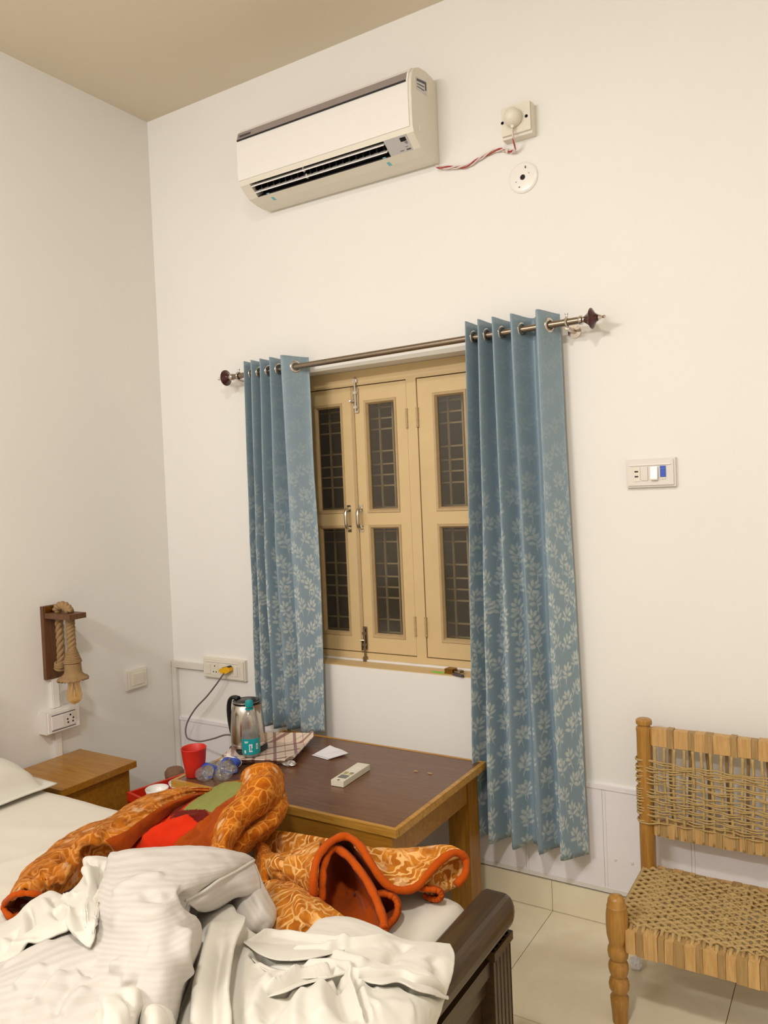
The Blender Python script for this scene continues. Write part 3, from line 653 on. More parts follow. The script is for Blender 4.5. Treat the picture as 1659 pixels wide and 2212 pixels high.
# ================================================================== ROPE LAMP
lamp = thing('wall_lamp', 'dark wood wall lamp with jute rope and a bare amber bulb on the left wall', 'lamp', (0, -.69, .86))
bm = B(); box(bm, 0, .022, -.731, -.644, .858, 1.170); obj('back_board', bm, M['lamp_wood'], lamp, bevel=.002)
bm = B(); box(bm, .023, .190, -.728, -.647, 1.120, 1.142); obj('arm', bm, M['lamp_wood'], lamp, bevel=.002)
bm = B(); box(bm, .023, .030, -.728, -.647, 1.143, 1.168); obj('arm_cleat', bm, M['brass'], lamp, bevel=.001)
def rope(name, pts, r, n, turns, parent, mat='rope'):
    ps = spline(pts, n); bm = B()
    for k in range(3):
        q = []; prev = None
        for i, p in enumerate(ps):
            t = (ps[min(i+1, n-1)]-ps[max(i-1, 0)]).normalized()
            u = (t.cross(Vector((0, 1, .13))) if prev is None else prev - t*prev.dot(t)).normalized(); v = t.cross(u); prev = u
            a = 2*PI*(turns*i/n+k/3); q.append(p+(u*math.cos(a)+v*math.sin(a))*r*.52)
        tube(bm, q, r*.60, 7)
    return obj(name, bm, M[mat], parent, smooth=True)
rope('rope', [(.052, -.685, .905), (.056, -.683, .94), (.058, -.683, 1.03), (.058, -.684, 1.12)], .0165, 46, 3.2, lamp)
rope('rope', [(.045, -.684, 1.146), (.060, -.684, 1.166), (.095, -.685, 1.172), (.125, -.686, 1.160), (.135, -.686, 1.146)], .0175, 40, 2.2, lamp)
rope('rope', [(.135, -.686, 1.119), (.135, -.686, 1.06), (.137, -.686, .985)], .0175, 40, 2.6, lamp)
bm = B()
for k in range(3): ring(bm, (.046, -.685, .900+.010*k), (.4, 0, 1), .019-.001*k, .0055, 16, 6)
obj('rope_binding', bm, M['rope'], lamp, smooth=True)
bm = B()
for k in range(9): ring(bm, (.137, -.686, .988-.0065*k), (0, 0, 1), .016+.0022*k+.001*(k % 2), .0042, 20, 6)
obj('rope_binding', bm, M['rope'], lamp, smooth=True)
bm = B(); n = 40; prof = [(.030, .938), (.0335, .925), (.034, .905), (.036, .890), (.046, .878), (.060, .870), (.064, .862), (.058, .860), (.042, .868), (.030, .875), (.028, .93)]
rings = []
for j, (r, z) in enumerate(prof):
    rings.append([bm.verts.new((.137+math.cos(2*PI*i/n)*r*(1+.06*math.sin(i*5+j)*(1 if 4 < j < 9 else .25)), -.686+math.sin(2*PI*i/n)*r*(1+.06*math.cos(i*7+j)*(1 if 4 < j < 9 else .25)), z+.004*math.sin(i*3.1)*(1 if 4 < j < 9 else .2))) for i in range(n)])
for a, b in zip(rings, rings[1:]):
    for i in range(n): bm.faces.new((a[i], a[(i+1) % n], b[(i+1) % n], b[i]))
obj('jute_skirt', bm, M['rope'], lamp, smooth=True)
bm = B(); lathe(bm, [(.020, 0), (.020, -.05), (.017, -.052), (0, -.052)], (.137, -.686, .925), 18); obj('bulb_holder', bm, M['black'], lamp)
bm = B(); lathe(bm, [(.014, .874), (.018, .862), (.022, .845), (.0285, .815), (.031, .795), (.030, .780), (.024, .768), (.013, .761), (.004, .757), (0, .754)], (.137, -.686, 0), 28, cap=False); bulb = obj('bulb', bm, M['bulb'], lamp, smooth=True)
bm = B(); lathe(bm, [(.004, .86), (.003, .82), (0, .815)], (.137, -.686, 0), 8)
for k in range(6):
    a = k*PI/3; tube(bm, [(.137+.004*math.cos(a), -.686+.004*math.sin(a), .83), (.137+.012*math.cos(a), -.686+.012*math.sin(a), .787)], .0012, 5)
obj('filament', bm, M['brass'], bulb)

# ================================================================== TABLE AND NIGHTSTAND
TX0, TX1, TY0, TY1, TZ = .785, 1.741, -.752, -.104, .560
tb = thing('table', 'low wooden table with brown laminate top against the wall under the window', 'table', (1.265, -.40, 0))
bm = B(); box(bm, TX0+.004, TX1-.004, TY0+.004, TY1-.004, TZ-.020, TZ); obj('top', bm, M['laminate'], tb, bevel=.001)
for a in ((TX0, TX1, TY0-.010, TY0+.006), (TX0, TX1, TY1-.006, TY1+.006)):
    bm = B(); box(bm, a[0]-.008, a[1]+.008, a[2], a[3], TZ-.024, TZ+.0015); obj('edge_band', bm, M['edge'], tb, bevel=.003)
for a in ((TX0-.010, TX0+.006), (TX1-.006, TX1+.010)):
    bm = B(); box(bm, a[0], a[1], TY0+.007, TY1-.007, TZ-.024, TZ+.0015); obj('edge_band', bm, M['edge'], tb, bevel=.003)
for (xa, xb, ya, yb) in ((TX0+.012, TX1-.012, TY0-.004, TY0+.016), (TX0+.04, TX1-.04, TY1-.055, TY1-.035), (TX0+.025, TX0+.045, TY0+.07, TY1-.08), (TX1-.045, TX1-.025, TY0+.018, TY1-.02)):
    bm = B(); box(bm, xa, xb, ya, yb, TZ-.125, TZ-.026); obj('apron', bm, M['teak'], tb, bevel=.002)
for xa in (TX0+.015, TX1-.105):
    for ya in (TY0+.015, TY1-.100):
        bm = B(); box(bm, xa, xa+.085, ya, ya+.085, 0, TZ-.025); obj('leg', bm, M['teak_v'], tb, bevel=.003)

ns = thing('nightstand', 'wooden nightstand between the bed head and the corner', 'nightstand', (.18, -.765, 0))
bm = B(); box(bm, .021, .385, -.945, -.588, .494, .520); obj('top', bm, M['teak'], ns, bevel=.006)
bm = B(); box(bm, .022, .345, -.930, -.606, .06, .493); obj('body', bm, M['teak_v'], ns, bevel=.003)
for a, b in ((.07, .27), (.28, .485)):
    bm = B(); box(bm, .345, .363, -.926, -.610, a, b); d = obj('drawer' if a > .2 else 'door', bm, M['teak'], ns, bevel=.003)
    bm = B(); lathe(bm, [(.006, 0), (.006, .012), (.012, .016), (.011, .024), (0, .027)], (.363, -.768, (a+b)/2), 16, (1, 0, 0)); obj('knob', bm, M['brass'], d, smooth='auto')
for xa in (.026, .305):
    for ya in (-.928, -.642):
        bm = B(); box(bm, xa, xa+.035, ya, ya+.035, 0, .06); obj('leg', bm, M['teak_v'], ns)

# ================================================================== BED
bed = thing('bed', 'dark wooden bed with a low moulded footboard and fluted posts', 'bed', (1.1, -1.85, 0))
BY1, BY0 = -.972, -2.72
def footrail():
    bm = B(); prof = [(2.140, .485), (2.138, .560), (2.140, .574), (2.147, .579), (2.194, .579), (2.204, .5775), (2.213, .572), (2.220, .562), (2.224, .549), (2.2255, .535), (2.224, .520), (2.220, .509), (2.212, .502), (2.200, .495), (2.196, .485)]
    n = len(prof); secs = []
    for y, s in ((BY1, .80), (BY1-.006, .93), (BY1-.02, 1.0), (BY0+.02, 1.0), (BY0+.006, .93), (BY0, .8)):
        cx, cz = 2.180, .532; secs.append([bm.verts.new((cx+(x-cx)*s, y, cz+(z-cz)*s)) for x, z in prof])
    for a, b in zip(secs, secs[1:]):
        for i in range(n): bm.faces.new((a[i], a[(i+1) % n], b[(i+1) % n], b[i]))
    bm.faces.new(secs[0]); bm.faces.new(secs[-1][::-1]); return bm
obj('top_rail', footrail(), M['bed_wood'], bed)
for ya in (BY1-.012, BY0+.120):                                  # fluted posts under the rail
    bm = B(); y1_, y0_ = ya, ya-.105; xo = 2.210; poly = [(2.146, y1_), (2.146, y0_)]
    nf = 5; wv = (y1_-y0_)/nf
    for k in range(nf):
        a = y0_+k*wv; poly += [(xo, a+.001), (xo, a+wv*.62), (xo-.007, a+wv*.70), (xo-.007, a+wv*.92)]
    poly += [(xo, y1_)]
    prism(bm, poly, 'z', .0, .486); obj('post', bm, M['bed_wood'], bed)
    bm = B(); box(bm, 2.140, 2.216, y0_-.004, y1_+.004, .465, .486); obj('post_collar', bm, M['bed_wood'], bed, bevel=.004)
for za, zb, xo in ((.429, .465, 2.202), (.415, .429, 2.194), (.377, .415, 2.188), (.060, .120, 2.190)):
    bm = B(); box(bm, 2.154, xo, BY0+.116, BY1-.118, za, zb); obj('cross_rail', bm, M['bed_wood'], bed, bevel=.004)
bm = B(); box(bm, 2.158, 2.174, BY0+.117, BY1-.119, .120, .377); obj('foot_panel', bm, M['bed_wood'], bed)
for ya in (BY1-.045, BY0+.020):
    bm = B(); box(bm, .065, 2.145, ya, ya+.028, .20, .400); obj('side_rail', bm, M['bed_wood'], bed, bevel=.004)
bm = B(); box(bm, .072, 2.140, BY0+.05, BY1-.048, .334, .358); obj('platform', bm, M['bed_wood'], bed)
bm = B(); box(bm, .020, .062, BY0, BY1-.095, .0, .930); obj('headboard', bm, M['bed_wood'], bed, bevel=.006)

# mattress with fitted sheet: rounded block with a gently rumpled top
def mattress():
    x0, x1, y0, y1, z0, z1 = .068, 2.126, BY0+.012, BY1+.008, .3585, .540
    nx, ny = 110, 80; V = []; r = .05
    creases = [([(.534, -1.636), (.785, -1.459), (.880, -1.236), (1.01, -1.059)], .006, .018), ([(.63, -1.68), (.86, -1.55), (1.05, -1.46)], .004, .02), ([(.786, -1.078), (.88, -1.059), (.954, -1.05)], .005, .012), ([(.58, -1.264), (.72, -1.217), (.786, -1.143)], .003, .03), ([(.58, -1.404), (.768, -1.385)], -.003, .02), ([(2.0, -1.31), (2.09, -1.27)], .004, .02)]
    lines = [([Vector((p[0], p[1], 0)) for p in c[0]], c[1], c[2]) for c in creases]
    def dist(p, pl):
        best = 9
        for a, b in zip(pl, pl[1:]):
            ab = b-a; t = max(0, min(1, (p-a).dot(ab)/ab.length_squared)); best = min(best, (p-a-ab*t).length)
        return best
    for j in range(ny):
        for i in range(nx):
            x = x0+(x1-x0)*i/(nx-1); y = y0+(y1-y0)*j/(ny-1)
            d = min(x-x0, x1-x, y-y0, y1-y); ed = 1-max(0, 1-d/r)**2 if d < r else 1
            z = z1-.055*(1-ed)
            if d > .01:
                z += .004*noise.noise((x*3, y*3, 1))+.0015*noise.noise((x*11, y*11, 4))
                for pl, a, wd in lines: z += a*math.exp(-(dist(Vector((x, y, 0)), pl)/wd)**2)
            # rounded plan corners
            cx, cy = max(x0+r*1.6-x, x-(x1-r*1.6), 0), max(y0+r*1.6-y, y-(y1-r*1.6), 0); L_ = math.hypot(cx, cy)
            if cx > 0 and cy > 0:
                m_ = max(cx, cy); s = m_/L_
                x = (x0+r*1.6-cx*s) if x < 1 else (x1-r*1.6+cx*s); y = (y0+r*1.6-cy*s) if y < -1.7 else (y1-r*1.6+cy*s)
            V.append((x, y, z))
    F = [(j*nx+i, j*nx+i+1, (j+1)*nx+i+1, (j+1)*nx+i) for j in range(ny-1) for i in range(nx-1)]
    loop = [i for i in range(nx)] + [j*nx+nx-1 for j in range(1, ny)] + [(ny-1)*nx+i for i in range(nx-2, -1, -1)] + [j*nx for j in range(ny-2, 0, -1)]
    prev = loop
    for z, k in ((.44, 1.0), (z0, 1.0)):
        st = len(V)
        for q in loop:
            V.append((V[q][0], V[q][1], z))
        cur = list(range(st, st+len(loop)))
        for a in range(len(loop)):
            b = (a+1) % len(loop); F.append((prev[b], prev[a], cur[a], cur[b]))
        prev = cur
    F.append(tuple(prev))
    o = mesh_obj('mattress', V, F, M['mattress'], None, True)
    return tag(o, 'bed mattress under a white fitted sheet', 'mattress')
mattress()

# ================================================================== BEDDING (lofted folds)
def cr(g, n, axis):
    g = np.moveaxis(np.asarray(g, float), axis, 0); m = len(g)
    pad = np.concatenate([[2*g[0]-g[1]], g, [2*g[-1]-g[-2]]]); t = np.linspace(0, m-1, n); i = np.minimum(t.astype(int), m-2); f = (t-i).reshape((-1,)+(1,)*(g.ndim-1))
    a, b, c, d = pad[i], pad[i+1], pad[i+2], pad[i+3]
    return np.moveaxis(.5*((2*b)+(c-a)*f+(2*a-5*b+4*c-d)*f*f+(3*b-a-3*c+d)*f**3), 0, axis)
PATCH={
 'arm':{'g':[[[1.051,-1.591,0.535],[1.077,-1.607,0.577],[1.138,-1.623,0.619],[1.158,-1.608,0.624],[1.178,-1.583,0.614],[1.155,-1.536,0.577]],[[1.012,-1.547,0.535],[1.038,-1.563,0.587],[1.107,-1.574,0.624],[1.147,-1.561,0.633],[1.163,-1.533,0.614],[1.158,-1.488,0.568]],[[0.961,-1.472,0.535],[0.986,-1.488,0.596],[1.081,-1.516,0.633],[1.141,-1.516,0.642],[1.167,-1.494,0.624],[1.155,-1.435,0.568]],[[0.949,-1.413,0.535],[0.974,-1.43,0.605],[1.082,-1.467,0.642],[1.128,-1.464,0.642],[1.145,-1.442,0.624],[1.118,-1.388,0.568]],[[0.914,-1.332,0.535],[0.939,-1.349,0.605],[1.057,-1.398,0.642],[1.108,-1.398,0.642],[1.108,-1.369,0.614],[1.084,-1.316,0.568]],[[0.892,-1.23,0.535],[0.916,-1.248,0.605],[1.06,-1.33,0.652],[1.12,-1.344,0.652],[1.151,-1.339,0.633],[1.158,-1.32,0.596]],[[0.933,-1.158,0.535],[0.957,-1.176,0.614],[1.097,-1.266,0.661],[1.14,-1.285,0.656],[1.172,-1.302,0.642],[1.18,-1.299,0.605]],[[0.927,-1.062,0.535],[0.95,-1.081,0.624],[1.101,-1.189,0.67],[1.134,-1.208,0.661],[1.152,-1.214,0.647],[1.16,-1.216,0.619]],[[0.963,-1.011,0.542],[0.986,-1.031,0.642],[1.11,-1.117,0.679],[1.13,-1.117,0.67],[1.149,-1.121,0.659],[1.142,-1.112,0.628]],[[1.039,-0.958,0.552],[1.061,-0.978,0.652],[1.139,-1.033,0.679],[1.152,-1.026,0.67],[1.176,-1.034,0.666],[1.152,-1.013,0.633]],[[1.141,-0.94,0.561],[1.162,-0.961,0.661],[1.192,-0.982,0.67],[1.194,-0.971,0.661],[1.178,-0.948,0.642],[1.113,-0.888,0.596]]],'c':[([[1.162,-1.52,0.6],[1.165,-1.506,0.631],[1.148,-1.465,0.634],[1.12,-1.437,0.642]],0.022,0.022,'r'),([[1.164,-1.484,0.627],[1.137,-1.471,0.641],[1.115,-1.447,0.645],[1.11,-1.414,0.643]],-0.02,0.018,'r'),([[1.153,-1.617,0.625],[1.158,-1.582,0.627],[1.168,-1.556,0.614]],0.014,0.016,'r'),([[1.087,-1.548,0.626],[1.148,-1.548,0.634],[1.165,-1.527,0.616]],-0.012,0.016,'r'),([[1.097,-1.412,0.646],[1.103,-1.371,0.65],[1.134,-1.34,0.648]],0.014,0.018,'r'),([[1.124,-1.411,0.625],[1.108,-1.353,0.613],[1.158,-1.33,0.614]],-0.02,0.02,'r'),([[1.157,-1.542,0.627],[1.159,-1.522,0.637],[1.161,-1.496,0.632]],-0.014,0.014,'r'),([[1.119,-1.303,0.659],[1.099,-1.237,0.664],[1.092,-1.178,0.669]],0.01,0.015,'r')],'m':'arm'},
 'mouth':{'g':[[[1.075,-1.609,0.568],[1.119,-1.62,0.557],[1.122,-1.595,0.551],[1.125,-1.565,0.549],[1.132,-1.542,0.547]],[[1.037,-1.573,0.547],[1.071,-1.569,0.543],[1.09,-1.554,0.543],[1.102,-1.535,0.543],[1.113,-1.516,0.543]],[[1.027,-1.54,0.546],[1.058,-1.533,0.544],[1.076,-1.524,0.544],[1.088,-1.513,0.544],[1.099,-1.499,0.544]]],'c':[],'m':'s'},
 'print':{'g':[[[1.129,-1.281,0.568],[1.199,-1.277,0.577],[1.254,-1.25,0.577],[1.336,-1.23,0.587],[1.435,-1.224,0.605]],[[1.113,-1.257,0.582],[1.169,-1.235,0.605],[1.25,-1.234,0.624],[1.335,-1.217,0.638],[1.449,-1.227,0.661]],[[1.077,-1.177,0.591],[1.155,-1.178,0.624],[1.239,-1.178,0.647],[1.324,-1.177,0.663],[1.433,-1.196,0.684]],[[1.065,-1.088,0.605],[1.124,-1.082,0.633],[1.211,-1.095,0.659],[1.299,-1.114,0.678],[1.407,-1.148,0.698]],[[1.056,-0.988,0.614],[1.13,-0.996,0.642],[1.215,-1.019,0.668],[1.302,-1.048,0.691],[1.404,-1.096,0.712]],[[1.094,-0.931,0.624],[1.148,-0.941,0.652],[1.226,-0.968,0.681],[1.312,-0.996,0.703],[1.4,-1.04,0.721]],[[1.111,-0.879,0.628],[1.158,-0.888,0.656],[1.229,-0.918,0.684],[1.301,-0.948,0.707],[1.382,-0.989,0.726]]],'c':[([[1.176,-1.202,0.623],[1.152,-1.14,0.632],[1.128,-1.08,0.634]],-0.012,0.012,'r'),([[1.172,-1.252,0.595],[1.209,-1.214,0.628],[1.25,-1.188,0.646],[1.317,-1.151,0.672]],0.016,0.025,'r'),([[1.318,-1.227,0.621],[1.36,-1.195,0.663],[1.363,-1.15,0.684]],-0.01,0.014,'r')],'m':'print'},
 'peak':{'g':[[[1.265,-0.903,0.606],[1.309,-0.918,0.634],[1.349,-0.912,0.648],[1.38,-0.886,0.643],[1.36,-0.826,0.601]],[[1.289,-0.929,0.726],[1.333,-0.944,0.754],[1.372,-0.938,0.768],[1.403,-0.913,0.763],[1.383,-0.853,0.721]],[[1.339,-0.987,0.721],[1.395,-1.012,0.756],[1.458,-1.025,0.78],[1.482,-0.993,0.763],[1.459,-0.932,0.707]],[[1.385,-1.085,0.707],[1.44,-1.094,0.745],[1.505,-1.106,0.768],[1.529,-1.076,0.749],[1.494,-0.997,0.689]],[[1.393,-1.143,0.693],[1.452,-1.16,0.731],[1.508,-1.166,0.749],[1.525,-1.127,0.726],[1.49,-1.045,0.67]],[[1.408,-1.184,0.675],[1.469,-1.216,0.712],[1.512,-1.222,0.726],[1.513,-1.178,0.703],[1.462,-1.092,0.642]],[[1.447,-1.237,0.652],[1.507,-1.276,0.689],[1.545,-1.285,0.703],[1.535,-1.251,0.684],[1.484,-1.179,0.633]],[[1.457,-1.256,0.624],[1.525,-1.306,0.666],[1.557,-1.312,0.675],[1.561,-1.293,0.666],[1.506,-1.219,0.614]]],'c':[([[1.396,-1.003,0.761],[1.426,-1.0,0.776],[1.405,-0.958,0.772]],-0.012,0.01,'r'),([[1.441,-1.074,0.754],[1.485,-1.073,0.774],[1.506,-1.036,0.765]],0.01,0.02,'r'),([[1.517,-1.264,0.708],[1.528,-1.24,0.714],[1.515,-1.19,0.702]],0.008,0.012,'r')],'m':'k'},
 'under_fold':{'g':[[[1.43,-0.889,0.67],[1.5,-0.967,0.67],[1.494,-0.977,0.642],[1.446,-0.948,0.587]],[[1.488,-1.003,0.698],[1.529,-1.045,0.684],[1.523,-1.057,0.656],[1.455,-0.997,0.587]],[[1.481,-1.074,0.679],[1.52,-1.113,0.675],[1.514,-1.112,0.647],[1.464,-1.068,0.587]],[[1.462,-1.134,0.656],[1.501,-1.168,0.656],[1.507,-1.171,0.633],[1.458,-1.12,0.577]],[[1.458,-1.177,0.633],[1.51,-1.22,0.642],[1.512,-1.214,0.624],[1.471,-1.169,0.577]]],'c':[([[1.533,-1.055,0.675],[1.522,-1.114,0.663],[1.509,-1.168,0.653]],0.012,0.012,'r')],'m':'k'},
 'flat':{'g':[[[1.382,-0.967,0.535],[1.458,-0.97,0.536],[1.56,-0.973,0.545],[1.646,-0.978,0.554],[1.702,-0.966,0.554]],[[1.395,-0.982,0.577],[1.471,-0.985,0.596],[1.572,-0.989,0.605],[1.658,-0.994,0.614],[1.714,-0.982,0.614]],[[1.428,-1.021,0.573],[1.505,-1.017,0.587],[1.574,-1.006,0.587],[1.646,-1.013,0.596],[1.702,-1.001,0.596]],[[1.454,-1.053,0.549],[1.516,-1.033,0.554],[1.586,-1.024,0.559],[1.655,-1.027,0.559],[1.695,-1.016,0.559]]],'c':[],'m':'l'},
 'hump':{'g':[[[1.391,-1.007,0.535],[1.425,-1.044,0.549],[1.517,-1.131,0.587],[1.572,-1.172,0.587],[1.598,-1.182,0.559]],[[1.466,-1.036,0.535],[1.499,-1.073,0.577],[1.596,-1.17,0.619],[1.659,-1.227,0.624],[1.653,-1.208,0.577]],[[1.551,-1.073,0.535],[1.583,-1.111,0.605],[1.674,-1.206,0.642],[1.716,-1.243,0.638],[1.722,-1.235,0.596]],[[1.622,-1.078,0.535],[1.654,-1.117,0.633],[1.742,-1.217,0.67],[1.771,-1.247,0.652],[1.775,-1.246,0.605]],[[1.678,-1.046,0.535],[1.708,-1.086,0.652],[1.796,-1.214,0.689],[1.82,-1.261,0.666],[1.821,-1.268,0.614]]],'c':[([[1.617,-1.2,0.615],[1.684,-1.213,0.645],[1.753,-1.232,0.669]],0.012,0.02,'r'),([[1.665,-1.224,0.606],[1.687,-1.226,0.642],[1.664,-1.174,0.639]],-0.014,0.012,'r')],'m':'l'},
 'bits':{'g':[[[1.389,-1.019,0.568],[1.471,-1.079,0.605],[1.506,-1.085,0.605],[1.487,-1.038,0.568]],[[1.427,-1.045,0.559],[1.525,-1.127,0.605],[1.554,-1.134,0.605],[1.528,-1.082,0.568]],[[1.501,-1.123,0.559],[1.578,-1.182,0.605],[1.584,-1.166,0.596],[1.554,-1.109,0.559]],[[1.579,-1.199,0.549],[1.612,-1.216,0.577],[1.623,-1.21,0.577],[1.597,-1.162,0.549]]],'c':[],'m':'k'},
 'cave':{'g':[[[1.834,-1.256,0.6],[1.826,-1.24,0.638],[1.809,-1.211,0.656],[1.791,-1.161,0.67],[1.798,-1.142,0.675],[1.851,-1.159,0.67],[1.913,-1.186,0.647],[1.963,-1.217,0.624],[2.011,-1.26,0.605],[2.029,-1.284,0.591]],[[1.807,-1.208,0.568],[1.782,-1.158,0.582],[1.769,-1.126,0.591],[1.758,-1.09,0.6],[1.766,-1.073,0.605],[1.81,-1.094,0.605],[1.866,-1.125,0.591],[1.915,-1.165,0.577],[1.966,-1.224,0.573],[1.992,-1.262,0.568]],[[1.803,-1.185,0.547],[1.781,-1.133,0.554],[1.774,-1.106,0.559],[1.767,-1.079,0.563],[1.769,-1.063,0.563],[1.795,-1.078,0.563],[1.846,-1.114,0.56],[1.886,-1.155,0.557],[1.922,-1.21,0.554],[1.94,-1.248,0.549]],[[1.827,-1.153,0.544],[1.818,-1.137,0.544],[1.812,-1.126,0.545],[1.806,-1.115,0.546],[1.805,-1.111,0.546],[1.81,-1.114,0.546],[1.82,-1.124,0.546],[1.833,-1.141,0.546],[1.843,-1.159,0.545],[1.848,-1.172,0.544]]],'c':[([[1.947,-1.215,0.563],[1.894,-1.155,0.561],[1.836,-1.111,0.557]],0.012,0.012,'r')],'m':'s'},
 'cave_floor':{'g':[[[1.735,-1.137,0.545],[1.761,-1.056,0.546],[1.882,-1.089,0.545]],[[1.803,-1.23,0.546],[1.857,-1.195,0.547],[1.947,-1.18,0.546]],[[1.856,-1.301,0.545],[1.92,-1.277,0.546],[1.996,-1.237,0.545]]],'c':[],'m':'s'},
 'second':{'g':[[[1.815,-1.263,0.614],[1.816,-1.263,0.656],[1.798,-1.22,0.681],[1.792,-1.178,0.693],[1.798,-1.14,0.698],[1.81,-1.115,0.698],[1.841,-1.116,0.693],[1.87,-1.124,0.679],[1.906,-1.144,0.661],[1.944,-1.15,0.628],[1.976,-1.146,0.61]],[[1.803,-1.23,0.587],[1.796,-1.214,0.619],[1.782,-1.18,0.642],[1.772,-1.134,0.653],[1.771,-1.099,0.656],[1.782,-1.079,0.656],[1.81,-1.084,0.652],[1.838,-1.095,0.635],[1.877,-1.118,0.614],[1.913,-1.128,0.587],[1.941,-1.12,0.568]],[[1.775,-1.191,0.549],[1.751,-1.138,0.549],[1.732,-1.09,0.554],[1.721,-1.048,0.559],[1.723,-1.022,0.563],[1.729,-1.001,0.563],[1.755,-1.012,0.563],[1.796,-1.039,0.559],[1.842,-1.075,0.554],[1.899,-1.115,0.549],[1.933,-1.125,0.545]]],'c':[],'m':'s'},
 'loop':{'g':[[[1.949,-1.19,0.61],[1.96,-1.169,0.605],[1.98,-1.159,0.596],[1.995,-1.167,0.584],[2.003,-1.194,0.573],[2.0,-1.221,0.565],[1.997,-1.236,0.56]],[[1.928,-1.159,0.577],[1.938,-1.146,0.573],[1.954,-1.14,0.565],[1.965,-1.149,0.56],[1.972,-1.166,0.557],[1.974,-1.19,0.554],[1.977,-1.21,0.551]],[[1.913,-1.132,0.546],[1.921,-1.127,0.545],[1.933,-1.13,0.545],[1.941,-1.136,0.544],[1.948,-1.15,0.544],[1.952,-1.166,0.544],[1.957,-1.183,0.544]]],'c':[],'m':'s'},
 'flap':{'g':[[[1.796,-1.059,0.589],[1.824,-1.024,0.56],[1.847,-0.986,0.545],[1.908,-0.945,0.54],[1.976,-0.915,0.55],[2.017,-0.916,0.556],[2.049,-0.92,0.552]],[[1.813,-1.084,0.679],[1.841,-1.049,0.65],[1.863,-1.011,0.635],[1.923,-0.971,0.63],[1.99,-0.941,0.64],[2.031,-0.943,0.646],[2.063,-0.947,0.642]],[[1.842,-1.11,0.684],[1.886,-1.103,0.65],[1.919,-1.083,0.63],[1.964,-1.036,0.622],[2.009,-0.991,0.64],[2.041,-0.967,0.65],[2.071,-0.96,0.644]],[[1.872,-1.127,0.681],[1.924,-1.147,0.645],[1.969,-1.144,0.612],[1.996,-1.116,0.6],[2.013,-1.089,0.605],[2.036,-1.03,0.638],[2.072,-0.97,0.646]]],'c':[([[1.875,-1.052,0.638],[1.925,-1.016,0.627],[1.989,-0.979,0.638]],0.008,0.02,'r')],'m':'l'},
 'curl':{'g':[[[2.006,-1.088,0.6],[2.034,-1.026,0.633],[2.051,-0.981,0.644],[2.07,-0.967,0.642],[2.079,-0.959,0.624]],[[2.006,-1.053,0.582],[2.027,-1.003,0.6],[2.042,-0.965,0.614],[2.057,-0.949,0.614],[2.073,-0.954,0.605]],[[2.015,-1.046,0.573],[2.032,-1.005,0.582],[2.041,-0.97,0.589],[2.054,-0.96,0.591],[2.072,-0.967,0.591]],[[2.027,-1.044,0.559],[2.036,-1.01,0.56],[2.049,-0.995,0.564],[2.061,-0.993,0.57],[2.073,-0.994,0.575]],[[2.024,-1.028,0.545],[2.032,-1.004,0.545],[2.039,-0.984,0.545],[2.045,-0.968,0.545],[2.049,-0.958,0.545]]],'c':[],'m':'l'},
 'curl_in':{'g':[[[1.996,-1.072,0.585],[2.024,-1.069,0.587],[2.048,-1.057,0.583],[2.056,-1.052,0.571],[2.044,-1.049,0.557],[2.02,-1.044,0.551],[1.996,-1.037,0.549]],[[1.987,-1.033,0.559],[2.004,-1.035,0.559],[2.021,-1.034,0.559],[2.029,-1.036,0.557],[2.025,-1.033,0.552],[2.011,-1.033,0.548],[1.996,-1.031,0.547]],[[1.982,-1.013,0.545],[1.992,-1.014,0.545],[2.001,-1.014,0.545],[2.005,-1.017,0.545],[2.004,-1.018,0.544],[2.0,-1.021,0.544],[1.991,-1.02,0.544]]],'c':[],'m':'s'},
 'lower_left':{'g':[[[1.601,-1.2,0.535],[1.66,-1.215,0.555],[1.713,-1.224,0.564],[1.78,-1.242,0.564],[1.832,-1.246,0.555],[1.9,-1.256,0.541],[1.945,-1.245,0.535]],[[1.614,-1.215,0.577],[1.673,-1.23,0.605],[1.726,-1.239,0.614],[1.792,-1.258,0.614],[1.844,-1.262,0.605],[1.912,-1.272,0.591],[1.956,-1.261,0.568]],[[1.666,-1.287,0.587],[1.73,-1.309,0.614],[1.79,-1.32,0.624],[1.85,-1.324,0.624],[1.887,-1.311,0.61],[1.929,-1.297,0.591],[1.959,-1.275,0.568]],[[1.716,-1.363,0.577],[1.787,-1.378,0.605],[1.841,-1.384,0.614],[1.88,-1.365,0.61],[1.906,-1.339,0.596],[1.936,-1.309,0.577],[1.955,-1.28,0.559]],[[1.768,-1.441,0.559],[1.816,-1.424,0.563],[1.854,-1.404,0.563],[1.887,-1.378,0.559],[1.91,-1.347,0.554],[1.938,-1.313,0.549],[1.957,-1.293,0.549]]],'c':[([[1.774,-1.28,0.621],[1.844,-1.356,0.623],[1.875,-1.378,0.598]],0.01,0.014,'r'),([[1.756,-1.349,0.609],[1.849,-1.377,0.618],[1.9,-1.339,0.602]],-0.008,0.015,'r')],'m':'l'},
